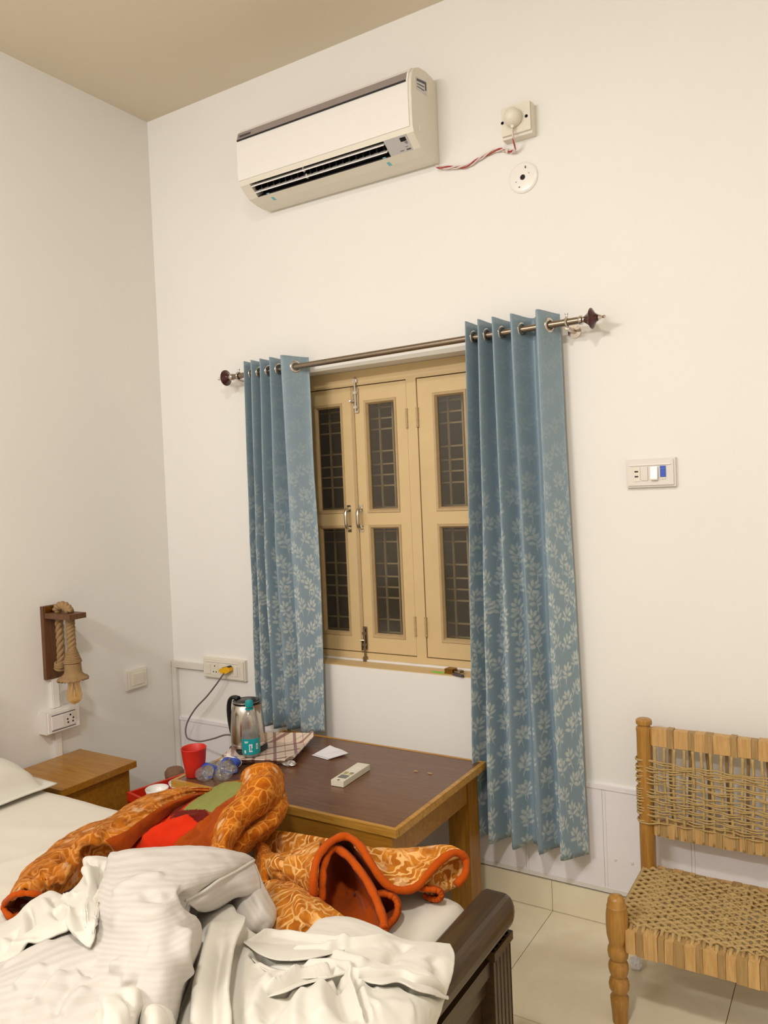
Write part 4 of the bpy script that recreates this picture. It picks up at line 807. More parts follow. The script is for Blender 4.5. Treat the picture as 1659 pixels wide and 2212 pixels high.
 'duvet':{'g':[[[1.301,-1.456,0.535],[1.318,-1.469,0.535],[1.374,-1.481,0.545],[1.431,-1.467,0.563],[1.491,-1.432,0.563],[1.547,-1.394,0.559],[1.601,-1.349,0.545],[1.631,-1.303,0.535],[1.638,-1.277,0.535]],[[1.318,-1.469,0.535],[1.373,-1.512,0.707],[1.429,-1.525,0.745],[1.485,-1.512,0.763],[1.543,-1.478,0.763],[1.598,-1.442,0.759],[1.65,-1.399,0.745],[1.679,-1.354,0.721],[1.685,-1.329,0.698]],[[1.401,-1.555,0.535],[1.457,-1.597,0.726],[1.559,-1.634,0.782],[1.633,-1.632,0.805],[1.68,-1.603,0.805],[1.724,-1.564,0.796],[1.737,-1.5,0.772],[1.728,-1.436,0.745],[1.704,-1.371,0.712]],[[1.452,-1.611,0.535],[1.508,-1.653,0.726],[1.642,-1.714,0.791],[1.728,-1.719,0.819],[1.779,-1.699,0.824],[1.788,-1.652,0.81],[1.766,-1.566,0.777],[1.748,-1.498,0.754],[1.718,-1.413,0.721]],[[1.494,-1.657,0.535],[1.55,-1.699,0.717],[1.698,-1.765,0.786],[1.798,-1.786,0.824],[1.842,-1.768,0.828],[1.831,-1.72,0.814],[1.796,-1.656,0.782],[1.773,-1.625,0.763],[1.761,-1.597,0.754]],[[1.537,-1.697,0.535],[1.593,-1.738,0.707],[1.734,-1.801,0.772],[1.84,-1.828,0.814],[1.888,-1.816,0.824],[1.889,-1.768,0.81],[1.854,-1.703,0.782],[1.822,-1.658,0.754],[1.773,-1.604,0.717]],[[1.586,-1.763,0.535],[1.643,-1.804,0.707],[1.77,-1.841,0.763],[1.861,-1.857,0.796],[1.918,-1.85,0.805],[1.932,-1.814,0.796],[1.908,-1.754,0.772],[1.866,-1.696,0.735],[1.808,-1.637,0.689]],[[1.612,-1.816,0.535],[1.67,-1.856,0.698],[1.792,-1.875,0.745],[1.877,-1.882,0.772],[1.926,-1.869,0.777],[1.946,-1.846,0.772],[1.929,-1.798,0.749],[1.892,-1.748,0.712],[1.846,-1.7,0.67]],[[1.637,-1.865,0.535],[1.695,-1.904,0.689],[1.812,-1.912,0.726],[1.889,-1.909,0.745],[1.939,-1.897,0.749],[1.957,-1.875,0.745],[1.95,-1.842,0.726],[1.922,-1.802,0.693],[1.879,-1.758,0.652]],[[1.667,-1.917,0.535],[1.726,-1.955,0.67],[1.85,-1.96,0.707],[1.931,-1.959,0.726],[1.972,-1.937,0.726],[1.985,-1.915,0.717],[1.977,-1.89,0.698],[1.954,-1.858,0.67],[1.917,-1.82,0.633]]],'c':[([[1.793,-1.677,0.817],[1.804,-1.669,0.789],[1.778,-1.612,0.727],[1.789,-1.607,0.707]],-0.03,0.014,'r'),([[1.918,-1.786,0.728],[1.933,-1.803,0.788],[1.893,-1.758,0.797]],0.014,0.014,'r'),([[1.909,-1.89,0.764],[1.873,-1.887,0.767],[1.841,-1.868,0.776]],-0.012,0.016,'r'),([[1.682,-1.642,0.812],[1.704,-1.572,0.799],[1.705,-1.474,0.767]],0.006,0.014,'r'),([[1.749,-1.726,0.822],[1.779,-1.74,0.827],[1.811,-1.734,0.827],[1.809,-1.691,0.815]],-0.008,0.014,'r'),([[1.655,-1.731,0.788],[1.69,-1.687,0.815],[1.729,-1.647,0.815]],0.006,0.02,'r'),([[1.739,-1.787,0.794],[1.844,-1.786,0.829],[1.851,-1.714,0.795]],-0.005,0.015,'r'),([[1.822,-1.862,0.772],[1.861,-1.877,0.774],[1.877,-1.891,0.763]],0.01,0.012,'r'),([[1.651,-1.758,0.743],[1.831,-1.842,0.797],[1.902,-1.839,0.816]],-0.006,0.02,'r')],'m':'d'},
 'duvet_end':{'g':[[[1.687,-1.332,0.7],[1.719,-1.406,0.723],[1.736,-1.464,0.737],[1.752,-1.524,0.751],[1.762,-1.577,0.756],[1.766,-1.634,0.763]],[[1.726,-1.358,0.679],[1.747,-1.423,0.703],[1.746,-1.472,0.712],[1.751,-1.526,0.721],[1.767,-1.58,0.735],[1.774,-1.624,0.749]],[[1.73,-1.361,0.647],[1.732,-1.402,0.656],[1.716,-1.443,0.661],[1.718,-1.495,0.666],[1.73,-1.541,0.684],[1.748,-1.583,0.712]],[[1.59,-1.227,0.577],[1.589,-1.262,0.577],[1.592,-1.318,0.587],[1.617,-1.393,0.605],[1.631,-1.444,0.624],[1.642,-1.481,0.642]]],'c':[([[1.708,-1.358,0.698],[1.604,-1.296,0.588],[1.727,-1.45,0.67]],-0.012,0.012,'r')],'m':'d'},
 'duvet_lump':{'g':[[[1.658,-1.295,0.67],[1.713,-1.336,0.661],[1.752,-1.352,0.638],[1.779,-1.363,0.619],[1.787,-1.373,0.6]],[[1.676,-1.362,0.67],[1.746,-1.408,0.67],[1.798,-1.435,0.661],[1.814,-1.421,0.624],[1.792,-1.396,0.591]],[[1.685,-1.406,0.647],[1.749,-1.445,0.652],[1.796,-1.467,0.642],[1.803,-1.445,0.605],[1.78,-1.42,0.577]],[[1.674,-1.429,0.605],[1.733,-1.461,0.614],[1.767,-1.468,0.605],[1.766,-1.446,0.577],[1.747,-1.417,0.549]]],'c':[([[1.728,-1.413,0.666],[1.796,-1.449,0.662],[1.811,-1.439,0.613]],-0.006,0.012,'r')],'m':'d'},
 'duvet_left':{'g':[[[1.282,-1.794,0.546],[1.326,-1.777,0.564],[1.352,-1.749,0.583],[1.384,-1.712,0.602],[1.424,-1.692,0.62],[1.457,-1.673,0.629],[1.505,-1.666,0.639]],[[1.308,-1.809,0.596],[1.352,-1.792,0.614],[1.378,-1.765,0.633],[1.409,-1.728,0.652],[1.449,-1.709,0.67],[1.481,-1.69,0.679],[1.529,-1.684,0.689]],[[1.41,-1.869,0.633],[1.456,-1.855,0.656],[1.49,-1.835,0.679],[1.514,-1.798,0.693],[1.534,-1.767,0.703],[1.558,-1.74,0.707],[1.613,-1.742,0.717]],[[1.507,-1.925,0.67],[1.571,-1.916,0.698],[1.621,-1.899,0.721],[1.656,-1.874,0.735],[1.676,-1.847,0.74],[1.702,-1.825,0.745],[1.745,-1.812,0.749]],[[1.575,-1.966,0.67],[1.658,-1.962,0.703],[1.719,-1.947,0.726],[1.759,-1.928,0.74],[1.779,-1.904,0.745],[1.798,-1.88,0.749],[1.827,-1.857,0.749]],[[1.654,-2.015,0.642],[1.745,-2.011,0.679],[1.808,-2.0,0.703],[1.845,-1.983,0.712],[1.869,-1.965,0.717],[1.892,-1.946,0.717],[1.904,-1.919,0.707]]],'c':[([[1.7,-1.953,0.719],[1.69,-1.922,0.733],[1.685,-1.884,0.74]],-0.009,0.012,'r'),([[1.733,-1.956,0.723],[1.729,-1.925,0.737],[1.72,-1.889,0.745]],0.008,0.012,'r'),([[1.766,-1.961,0.725],[1.769,-1.935,0.738],[1.755,-1.896,0.746]],-0.008,0.012,'r'),([[1.641,-1.941,0.711],[1.645,-1.916,0.724],[1.652,-1.881,0.733]],0.008,0.014,'r'),([[1.507,-1.886,0.676],[1.532,-1.841,0.696],[1.563,-1.799,0.711]],0.006,0.012,'r'),([[1.805,-1.962,0.725],[1.805,-1.933,0.737],[1.8,-1.901,0.745]],0.008,0.014,'r'),([[1.684,-1.979,0.696],[1.748,-1.967,0.718],[1.8,-1.949,0.732]],-0.008,0.014,'r'),([[1.753,-1.884,0.747],[1.76,-1.87,0.75],[1.793,-1.87,0.751]],-0.01,0.014,'r')],'m':'d'},
 'sheet_left':{'g':[[[1.122,-1.687,0.535],[1.148,-1.702,0.577],[1.262,-1.769,0.614],[1.35,-1.822,0.633],[1.365,-1.832,0.614]],[[1.154,-1.64,0.535],[1.18,-1.656,0.587],[1.305,-1.731,0.633],[1.413,-1.799,0.666],[1.477,-1.839,0.67]],[[1.164,-1.601,0.535],[1.189,-1.617,0.605],[1.328,-1.702,0.652],[1.445,-1.778,0.689],[1.516,-1.826,0.698]],[[1.18,-1.552,0.539],[1.205,-1.569,0.619],[1.365,-1.675,0.675],[1.484,-1.754,0.712],[1.551,-1.801,0.717]],[[1.242,-1.553,0.544],[1.267,-1.57,0.624],[1.41,-1.668,0.679],[1.524,-1.742,0.721],[1.58,-1.778,0.726]],[[1.257,-1.525,0.558],[1.281,-1.542,0.638],[1.436,-1.655,0.693],[1.573,-1.755,0.735],[1.649,-1.809,0.74]],[[1.261,-1.503,0.581],[1.285,-1.521,0.661],[1.458,-1.649,0.712],[1.61,-1.764,0.749],[1.709,-1.831,0.754]],[[1.2,-1.46,0.59],[1.224,-1.478,0.67],[1.447,-1.624,0.731],[1.601,-1.738,0.759],[1.714,-1.828,0.759]],[[1.223,-1.44,0.595],[1.247,-1.458,0.675],[1.454,-1.607,0.735],[1.597,-1.718,0.768],[1.697,-1.806,0.768]],[[1.251,-1.423,0.59],[1.275,-1.441,0.67],[1.436,-1.57,0.726],[1.534,-1.657,0.745],[1.599,-1.721,0.745]]],'c':[([[1.319,-1.54,0.696],[1.478,-1.641,0.74],[1.606,-1.739,0.76],[1.688,-1.808,0.759]],0.016,0.009,'r'),([[1.34,-1.506,0.697],[1.505,-1.647,0.749],[1.605,-1.731,0.766]],-0.018,0.009,'r'),([[1.402,-1.576,0.721],[1.536,-1.678,0.755],[1.62,-1.74,0.769],[1.672,-1.79,0.764]],-0.011,0.009,'r'),([[1.218,-1.636,0.614],[1.347,-1.715,0.658],[1.449,-1.78,0.691]],-0.016,0.008,'r'),([[1.471,-1.699,0.702],[1.59,-1.774,0.734],[1.688,-1.82,0.752]],0.014,0.009,'r'),([[1.542,-1.721,0.731],[1.598,-1.766,0.742],[1.664,-1.804,0.751]],-0.006,0.009,'r'),([[1.261,-1.626,0.637],[1.402,-1.691,0.686],[1.425,-1.666,0.686]],0.01,0.012,'r'),([[1.265,-1.603,0.639],[1.43,-1.707,0.696],[1.529,-1.752,0.722]],-0.012,0.01,'r'),([[1.334,-1.746,0.643],[1.416,-1.804,0.664],[1.433,-1.825,0.66]],-0.01,0.012,'r'),([[1.272,-1.501,0.685],[1.335,-1.537,0.703],[1.37,-1.551,0.712]],-0.014,0.008,'r'),([[1.334,-1.78,0.639],[1.462,-1.817,0.678],[1.534,-1.821,0.706]],0.01,0.012,'r'),([[1.325,-1.62,0.65],[1.341,-1.606,0.653],[1.412,-1.631,0.687]],0.01,0.008,'r')],'m':'w'},
 'sheet_right':{'g':[[[1.622,-1.467,0.574],[1.659,-1.465,0.588],[1.7,-1.431,0.597],[1.75,-1.455,0.583],[1.811,-1.463,0.564],[1.888,-1.429,0.564],[1.879,-1.329,0.555],[1.924,-1.29,0.555],[1.997,-1.289,0.555],[2.098,-1.319,0.564],[2.163,-1.317,0.574],[2.197,-1.284,0.56]],[[1.628,-1.473,0.624],[1.665,-1.471,0.638],[1.706,-1.437,0.647],[1.756,-1.461,0.633],[1.816,-1.469,0.614],[1.893,-1.435,0.614],[1.884,-1.335,0.605],[1.929,-1.296,0.605],[2.001,-1.296,0.605],[2.102,-1.326,0.614],[2.167,-1.324,0.624],[2.201,-1.291,0.61]],[[1.706,-1.549,0.652],[1.75,-1.549,0.67],[1.794,-1.535,0.679],[1.821,-1.532,0.661],[1.867,-1.519,0.638],[1.941,-1.493,0.642],[1.955,-1.421,0.633],[1.994,-1.388,0.633],[2.054,-1.377,0.633],[2.139,-1.386,0.638],[2.2,-1.382,0.642],[2.228,-1.32,0.614]],[[1.766,-1.625,0.656],[1.835,-1.642,0.689],[1.876,-1.629,0.693],[1.879,-1.593,0.67],[1.915,-1.566,0.652],[1.985,-1.547,0.656],[2.022,-1.51,0.656],[2.059,-1.481,0.656],[2.11,-1.464,0.656],[2.175,-1.448,0.652],[2.226,-1.43,0.647],[2.247,-1.359,0.614]],[[1.812,-1.69,0.656],[1.894,-1.714,0.698],[1.937,-1.699,0.703],[1.936,-1.658,0.679],[1.98,-1.635,0.67],[2.037,-1.613,0.67],[2.081,-1.59,0.675],[2.116,-1.563,0.675],[2.16,-1.54,0.67],[2.211,-1.513,0.661],[2.248,-1.48,0.647],[2.257,-1.389,0.605]],[[1.851,-1.742,0.652],[1.941,-1.774,0.698],[1.987,-1.758,0.703],[1.999,-1.727,0.689],[2.036,-1.7,0.684],[2.09,-1.679,0.689],[2.135,-1.663,0.693],[2.167,-1.635,0.689],[2.196,-1.596,0.675],[2.236,-1.564,0.666],[2.268,-1.525,0.647],[2.267,-1.438,0.596]],[[1.893,-1.8,0.642],[1.983,-1.827,0.689],[2.041,-1.819,0.703],[2.054,-1.789,0.689],[2.094,-1.768,0.689],[2.148,-1.753,0.698],[2.191,-1.738,0.703],[2.218,-1.709,0.693],[2.245,-1.672,0.679],[2.273,-1.634,0.666],[2.292,-1.586,0.642],[2.273,-1.487,0.577]],[[1.939,-1.859,0.633],[2.027,-1.882,0.679],[2.081,-1.868,0.689],[2.102,-1.842,0.679],[2.139,-1.822,0.679],[2.191,-1.808,0.689],[2.227,-1.789,0.689],[2.253,-1.761,0.679],[2.282,-1.731,0.67],[2.302,-1.691,0.652],[2.313,-1.643,0.624],[2.266,-1.513,0.531]]],'c':[([[1.847,-1.563,0.67],[1.845,-1.471,0.617],[1.91,-1.456,0.625],[2.028,-1.462,0.65],[2.083,-1.421,0.646],[2.114,-1.346,0.623]],0.014,0.008,'r'),([[1.906,-1.57,0.654],[1.953,-1.568,0.655],[2.025,-1.523,0.659],[2.055,-1.475,0.654]],-0.026,0.007,'r'),([[1.89,-1.573,0.658],[1.939,-1.595,0.659],[1.986,-1.607,0.665],[2.046,-1.61,0.671]],-0.03,0.01,'r'),([[2.033,-1.705,0.685],[2.05,-1.671,0.682],[2.062,-1.631,0.677],[2.085,-1.603,0.677],[2.12,-1.56,0.674]],0.02,0.009,'s'),([[2.12,-1.557,0.674],[2.159,-1.601,0.682],[2.194,-1.638,0.684],[2.242,-1.682,0.681]],0.02,0.012,'s'),([[2.154,-1.586,0.679],[2.192,-1.558,0.67],[2.215,-1.525,0.663],[2.25,-1.52,0.655],[2.269,-1.435,0.597]],-0.03,0.007,'r'),([[2.141,-1.575,0.678],[2.182,-1.542,0.669],[2.207,-1.506,0.66],[2.243,-1.498,0.654],[2.266,-1.42,0.6]],0.012,0.012,'r'),([[2.157,-1.527,0.668],[2.201,-1.497,0.659],[2.248,-1.461,0.642]],-0.012,0.007,'r'),([[2.166,-1.608,0.683],[2.199,-1.577,0.672]],-0.012,0.006,'r'),([[1.738,-1.446,0.639],[1.853,-1.582,0.678],[1.934,-1.687,0.699],[2.001,-1.762,0.701],[2.091,-1.858,0.686]],0.02,0.014,'r'),([[1.773,-1.465,0.627],[1.873,-1.591,0.673],[1.941,-1.679,0.688],[2.012,-1.758,0.694],[2.09,-1.842,0.683]],-0.024,0.012,'r'),([[1.757,-1.535,0.673],[1.834,-1.634,0.689],[1.9,-1.72,0.699],[1.954,-1.784,0.699],[2.036,-1.875,0.686]],0.014,0.014,'r'),([[1.847,-1.614,0.692],[1.92,-1.703,0.704],[1.981,-1.777,0.704],[2.065,-1.867,0.691]],-0.012,0.014,'r'),([[1.747,-1.568,0.667],[1.813,-1.654,0.675],[1.864,-1.725,0.673],[1.914,-1.79,0.665]],-0.016,0.012,'r'),([[1.997,-1.635,0.671],[2.025,-1.706,0.684],[2.065,-1.777,0.688]],0.012,0.018,'r'),([[2.078,-1.664,0.685],[2.076,-1.715,0.688],[2.087,-1.766,0.688]],-0.01,0.016,'r'),([[2.105,-1.615,0.682],[2.142,-1.678,0.696],[2.192,-1.733,0.702]],0.012,0.018,'r'),([[2.118,-1.596,0.68],[2.171,-1.656,0.692],[2.223,-1.696,0.69]],-0.012,0.014,'r'),([[2.091,-1.66,0.687],[2.12,-1.717,0.695],[2.17,-1.781,0.695]],0.012,0.016,'r'),([[2.012,-1.489,0.652],[2.075,-1.512,0.663],[2.139,-1.508,0.665]],0.01,0.016,'r'),([[1.945,-1.529,0.649],[2.014,-1.492,0.652],[2.058,-1.454,0.651]],0.01,0.01,'r'),([[2.14,-1.365,0.632],[2.146,-1.431,0.649],[2.167,-1.483,0.659]],-0.01,0.014,'r'),([[2.208,-1.387,0.643],[2.24,-1.408,0.634],[2.251,-1.438,0.631]],-0.01,0.018,'r'),([[2.017,-1.574,0.663],[2.084,-1.556,0.67],[2.125,-1.536,0.67]],0.01,0.012,'r'),([[1.927,-1.615,0.667],[2.005,-1.63,0.671],[2.073,-1.645,0.681]],0.008,0.016,'r'),([[2.228,-1.645,0.678],[2.25,-1.603,0.669],[2.28,-1.574,0.652]],0.008,0.02,'r'),([[1.893,-1.57,0.656],[1.942,-1.591,0.658],[1.984,-1.602,0.664],[2.042,-1.607,0.67]],-0.03,0.0048,'r'),([[1.909,-1.567,0.652],[1.952,-1.566,0.654],[2.025,-1.523,0.659],[2.055,-1.48,0.656]],-0.024,0.0045,'r'),([[2.161,-1.581,0.677],[2.191,-1.557,0.67],[2.215,-1.525,0.663],[2.25,-1.519,0.655],[2.265,-1.436,0.597]],-0.034,0.0048,'r'),([[2.161,-1.525,0.668],[2.202,-1.498,0.66],[2.247,-1.463,0.642]],-0.02,0.004,'r'),([[2.167,-1.606,0.682],[2.197,-1.578,0.672]],-0.018,0.004,'r'),([[2.039,-1.703,0.684],[2.057,-1.676,0.684],[2.069,-1.637,0.679],[2.09,-1.61,0.679],[2.123,-1.568,0.676]],-0.022,0.0045,'r'),([[2.135,-1.57,0.677],[2.173,-1.61,0.683],[2.21,-1.648,0.683],[2.242,-1.674,0.68]],-0.022,0.006,'r'),([[1.765,-1.471,0.638],[1.858,-1.582,0.674],[1.939,-1.684,0.695],[2.003,-1.756,0.698],[2.088,-1.847,0.685]],-0.026,0.006,'r'),([[2.06,-1.57,0.67],[2.103,-1.582,0.677],[2.146,-1.613,0.685]],-0.016,0.006,'r')],'m':'w'},
 'sheet_lump':{'g':[[[1.829,-1.917,0.648],[1.837,-1.922,0.666],[1.849,-1.893,0.699],[1.866,-1.874,0.708],[1.887,-1.859,0.703],[1.885,-1.844,0.675]],[[1.837,-1.922,0.666],[1.861,-1.94,0.726],[1.873,-1.911,0.759],[1.89,-1.893,0.768],[1.91,-1.878,0.763],[1.908,-1.863,0.735]],[[1.891,-1.957,0.694],[1.915,-1.975,0.754],[1.947,-1.967,0.791],[1.962,-1.952,0.8],[1.961,-1.927,0.782],[1.938,-1.894,0.745]],[[1.912,-1.97,0.694],[1.936,-1.988,0.754],[1.983,-1.997,0.796],[1.997,-1.985,0.8],[1.989,-1.959,0.782],[1.947,-1.913,0.735]],[[1.941,-1.994,0.675],[1.965,-2.012,0.735],[2.02,-2.028,0.772],[2.032,-2.016,0.772],[2.025,-1.992,0.754],[1.98,-1.945,0.707]]],'c':[([[1.907,-1.915,0.777],[1.969,-1.944,0.794],[1.985,-1.954,0.779]],-0.016,0.01,'r'),([[1.893,-1.93,0.766],[1.965,-1.982,0.797],[1.991,-2.008,0.785]],0.01,0.012,'r')],'m':'w'},
 'sheet_lump2':{'g':[[[1.894,-1.864,0.661],[1.901,-1.87,0.676],[1.935,-1.882,0.704],[1.945,-1.874,0.704],[1.951,-1.857,0.685],[1.928,-1.824,0.639]],[[1.901,-1.87,0.676],[1.924,-1.889,0.726],[1.958,-1.901,0.754],[1.968,-1.893,0.754],[1.974,-1.877,0.735],[1.95,-1.844,0.689]],[[1.945,-1.906,0.695],[1.968,-1.925,0.745],[2.003,-1.937,0.772],[2.013,-1.931,0.772],[2.007,-1.909,0.749],[1.971,-1.868,0.698]],[[1.987,-1.944,0.676],[2.01,-1.963,0.726],[2.048,-1.979,0.754],[2.059,-1.973,0.754],[2.039,-1.942,0.726],[1.983,-1.886,0.67]]],'c':[],'m':'w'},
 'fold_a':{'g':[[[2.129,-1.572,0.674],[2.168,-1.519,0.663],[2.193,-1.489,0.655],[2.234,-1.482,0.649],[2.256,-1.458,0.63],[2.269,-1.431,0.593]],[[2.133,-1.578,0.678],[2.193,-1.558,0.682],[2.217,-1.527,0.673],[2.254,-1.521,0.666],[2.272,-1.493,0.646],[2.272,-1.436,0.597]],[[2.132,-1.578,0.679],[2.205,-1.577,0.687],[2.228,-1.546,0.68],[2.263,-1.541,0.672],[2.278,-1.508,0.649],[2.27,-1.434,0.596]],[[2.134,-1.58,0.679],[2.2,-1.57,0.68],[2.223,-1.538,0.672],[2.258,-1.534,0.664],[2.274,-1.5,0.642],[2.272,-1.436,0.596]],[[2.115,-1.553,0.663],[2.176,-1.533,0.657],[2.2,-1.5,0.649],[2.236,-1.496,0.641],[2.253,-1.464,0.62],[2.26,-1.414,0.585]]],'c':[],'m':'w'},
 'fold_b':{'g':[[[1.852,-1.559,0.66],[1.846,-1.48,0.62],[1.92,-1.468,0.63],[1.996,-1.467,0.644],[2.053,-1.461,0.65]],[[1.858,-1.564,0.664],[1.898,-1.549,0.655],[1.965,-1.545,0.663],[2.028,-1.518,0.667],[2.057,-1.467,0.653]],[[1.857,-1.563,0.664],[1.925,-1.588,0.671],[1.982,-1.587,0.674],[2.045,-1.548,0.678],[2.056,-1.465,0.653]],[[1.859,-1.565,0.664],[1.917,-1.58,0.662],[1.975,-1.579,0.666],[2.038,-1.539,0.67],[2.058,-1.468,0.653]],[[1.835,-1.539,0.65],[1.881,-1.539,0.636],[1.941,-1.539,0.64],[2.005,-1.497,0.644],[2.037,-1.438,0.638]]],'c':[],'m':'w'},
 'fold_c':{'g':[[[2.03,-1.707,0.681],[2.041,-1.665,0.678],[2.052,-1.624,0.672],[2.075,-1.596,0.672],[2.12,-1.556,0.671]],[[2.035,-1.712,0.685],[2.064,-1.687,0.694],[2.075,-1.647,0.688],[2.098,-1.621,0.689],[2.125,-1.561,0.675]],[[2.035,-1.71,0.685],[2.073,-1.694,0.698],[2.086,-1.657,0.695],[2.107,-1.629,0.694],[2.123,-1.559,0.675]],[[2.036,-1.712,0.685],[2.069,-1.689,0.692],[2.082,-1.652,0.689],[2.103,-1.624,0.688],[2.125,-1.561,0.675]],[[2.018,-1.692,0.671],[2.044,-1.66,0.671],[2.057,-1.62,0.667],[2.078,-1.592,0.666],[2.109,-1.539,0.661]]],'c':[],'m':'w'},
 'fold_d':{'g':[[[1.909,-1.594,0.66],[1.944,-1.593,0.656],[1.982,-1.597,0.66],[2.026,-1.585,0.663],[2.094,-1.589,0.674]],[[1.915,-1.601,0.664],[1.968,-1.623,0.674],[2.005,-1.625,0.676],[2.051,-1.615,0.679],[2.1,-1.596,0.679]],[[1.913,-1.599,0.664],[1.977,-1.637,0.681],[2.015,-1.639,0.682],[2.064,-1.63,0.686],[2.099,-1.595,0.679]],[[1.915,-1.602,0.664],[1.972,-1.632,0.675],[2.011,-1.634,0.676],[2.06,-1.625,0.68],[2.101,-1.597,0.679]],[[1.891,-1.575,0.649],[1.94,-1.597,0.651],[1.982,-1.6,0.654],[2.032,-1.59,0.657],[2.081,-1.571,0.664]]],'c':[],'m':'w'},
}
LINE={
 'hem_mouth':[[1.155,-1.536,0.577],[1.185,-1.588,0.617],[1.165,-1.613,0.626],[1.146,-1.628,0.622],[1.093,-1.615,0.587],[1.08,-1.612,0.566],[1.121,-1.621,0.559],[1.127,-1.598,0.554],[1.131,-1.568,0.551]],
 'hem_outer':[[1.819,-1.269,0.614],[1.819,-1.268,0.659],[1.801,-1.225,0.684],[1.796,-1.183,0.696],[1.802,-1.147,0.702],[1.815,-1.122,0.702],[1.844,-1.121,0.696],[1.872,-1.127,0.681],[1.908,-1.147,0.663],[1.946,-1.153,0.63],[1.975,-1.144,0.61],[1.996,-1.116,0.6],[2.013,-1.089,0.605],[2.036,-1.03,0.638],[2.056,-0.991,0.652],[2.072,-0.97,0.646],[2.083,-0.961,0.626],[2.092,-0.99,0.603],[2.078,-1.014,0.585]],
 'hem_inner':[[1.828,-1.249,0.596],[1.826,-1.24,0.638],[1.812,-1.216,0.659],[1.796,-1.168,0.673],[1.802,-1.148,0.677],[1.856,-1.166,0.673],[1.916,-1.191,0.649],[1.966,-1.222,0.626],[2.011,-1.26,0.605],[2.025,-1.277,0.591]],
 'hem_loop':[[1.949,-1.19,0.61],[1.962,-1.172,0.607],[1.982,-1.162,0.598],[1.997,-1.17,0.586],[2.005,-1.197,0.574],[2.002,-1.224,0.567],[1.999,-1.238,0.562]],
 'hem_curl':[[1.998,-1.075,0.587],[2.026,-1.072,0.588],[2.05,-1.06,0.585],[2.057,-1.055,0.573],[2.047,-1.054,0.559],[2.023,-1.049,0.553],[1.997,-1.04,0.551]],
 'piping':[[1.691,-1.336,0.704],[1.722,-1.409,0.726],[1.739,-1.466,0.74],[1.755,-1.527,0.754],[1.766,-1.58,0.759],[1.772,-1.639,0.768]],
}
POLY={'leaf':[(0.471,0.479),(1.0,0.218),(0.966,0.807),(0.882,0.882),(0.773,0.908),(0.471,0.882),(0.496,0.79)],'maroon':[(0.395,0.387),(0.445,0.412),(0.487,0.471),(0.496,0.79),(0.454,0.866),(0.353,0.782),(0.395,0.613)],'red':[(0.0,0.008),(0.134,0.025),(0.261,0.118),(0.361,0.16),(0.655,0.008),(0.739,0.328),(1.0,0.218),(0.471,0.479),(0.403,0.387),(0.395,0.622),(0.353,0.782),(0.294,0.773),(0.092,0.613),(0.0,0.521)],'dark':[(0.412,0.378),(0.487,0.294),(0.58,0.261),(0.639,0.353),(0.723,0.328),(0.546,0.42),(0.462,0.437)],'dark2':[(0.185,0.294),(0.277,0.294),(0.336,0.319),(0.387,0.303),(0.294,0.361),(0.21,0.353)]}

TOWARD = np.array((.50, -.80, .42)); TOWARD /= np.linalg.norm(TOWARD)     # the open side of the heap
def loft(spec, nu, nv, rough=0.0, thick=0.010, seed=0, freq=18):
    """control grid -> smooth cloth patch with creases, small rumples and thickness"""
    G = cr(cr(spec['g'], nv, 0), nu, 1)
    def normals(P):
        du = np.gradient(P, axis=1); dv = np.gradient(P, axis=0); n = np.cross(du, dv); n /= np.linalg.norm(n, axis=2, keepdims=True)+1e-9
        if (n @ TOWARD).mean() < 0: n = -n
        return n
    Nn = normals(G); disp = np.zeros(G.shape[:2])
    for pts, amp, wd, kind in spec['c']:
        pl = np.array([list(p) for p in spline(pts, max(8, 6*len(pts)))]); best = np.full(disp.shape, 9.0); side = np.zeros(disp.shape); par = np.zeros(disp.shape)
        for k_, (a, b) in enumerate(zip(pl, pl[1:])):
            ab = b-a; t = np.clip(((G-a) @ ab)/(ab @ ab+1e-12), 0, 1); q = G-(a+t[..., None]*ab); d = np.linalg.norm(q, axis=2)
            s = np.sign((np.cross(np.broadcast_to(ab, q.shape), q)*Nn).sum(2)); up = d < best; side = np.where(up, s, side); par = np.where(up, (k_+t)/(len(pl)-1), par); best = np.where(up, d, best)
        e_ = np.clip(np.minimum(par, 1-par)/.16, 0, 1); amp = amp*1.35*e_*e_*(3-2*e_)
        if kind == 'r': disp += amp*np.exp(-(best/wd)**2)
        else: disp += amp*np.where(side > 0, np.exp(-(best/(wd*2.4))), np.exp(-(best/(wd*.5))**2))
    if rough:
        for j in range(nv):
            for i in range(nu):
                p = Vector(G[j, i]*freq)+Vector((seed, 0, 0)); q = Vector((p.x*.45+p.y*.2, p.y, p.z))
                disp[j, i] += rough*(noise.noise(q)+.45*noise.noise(q*2.3)+.25*noise.noise(q*5.1))
    G = G+Nn*disp[..., None]
    return G, normals(G)
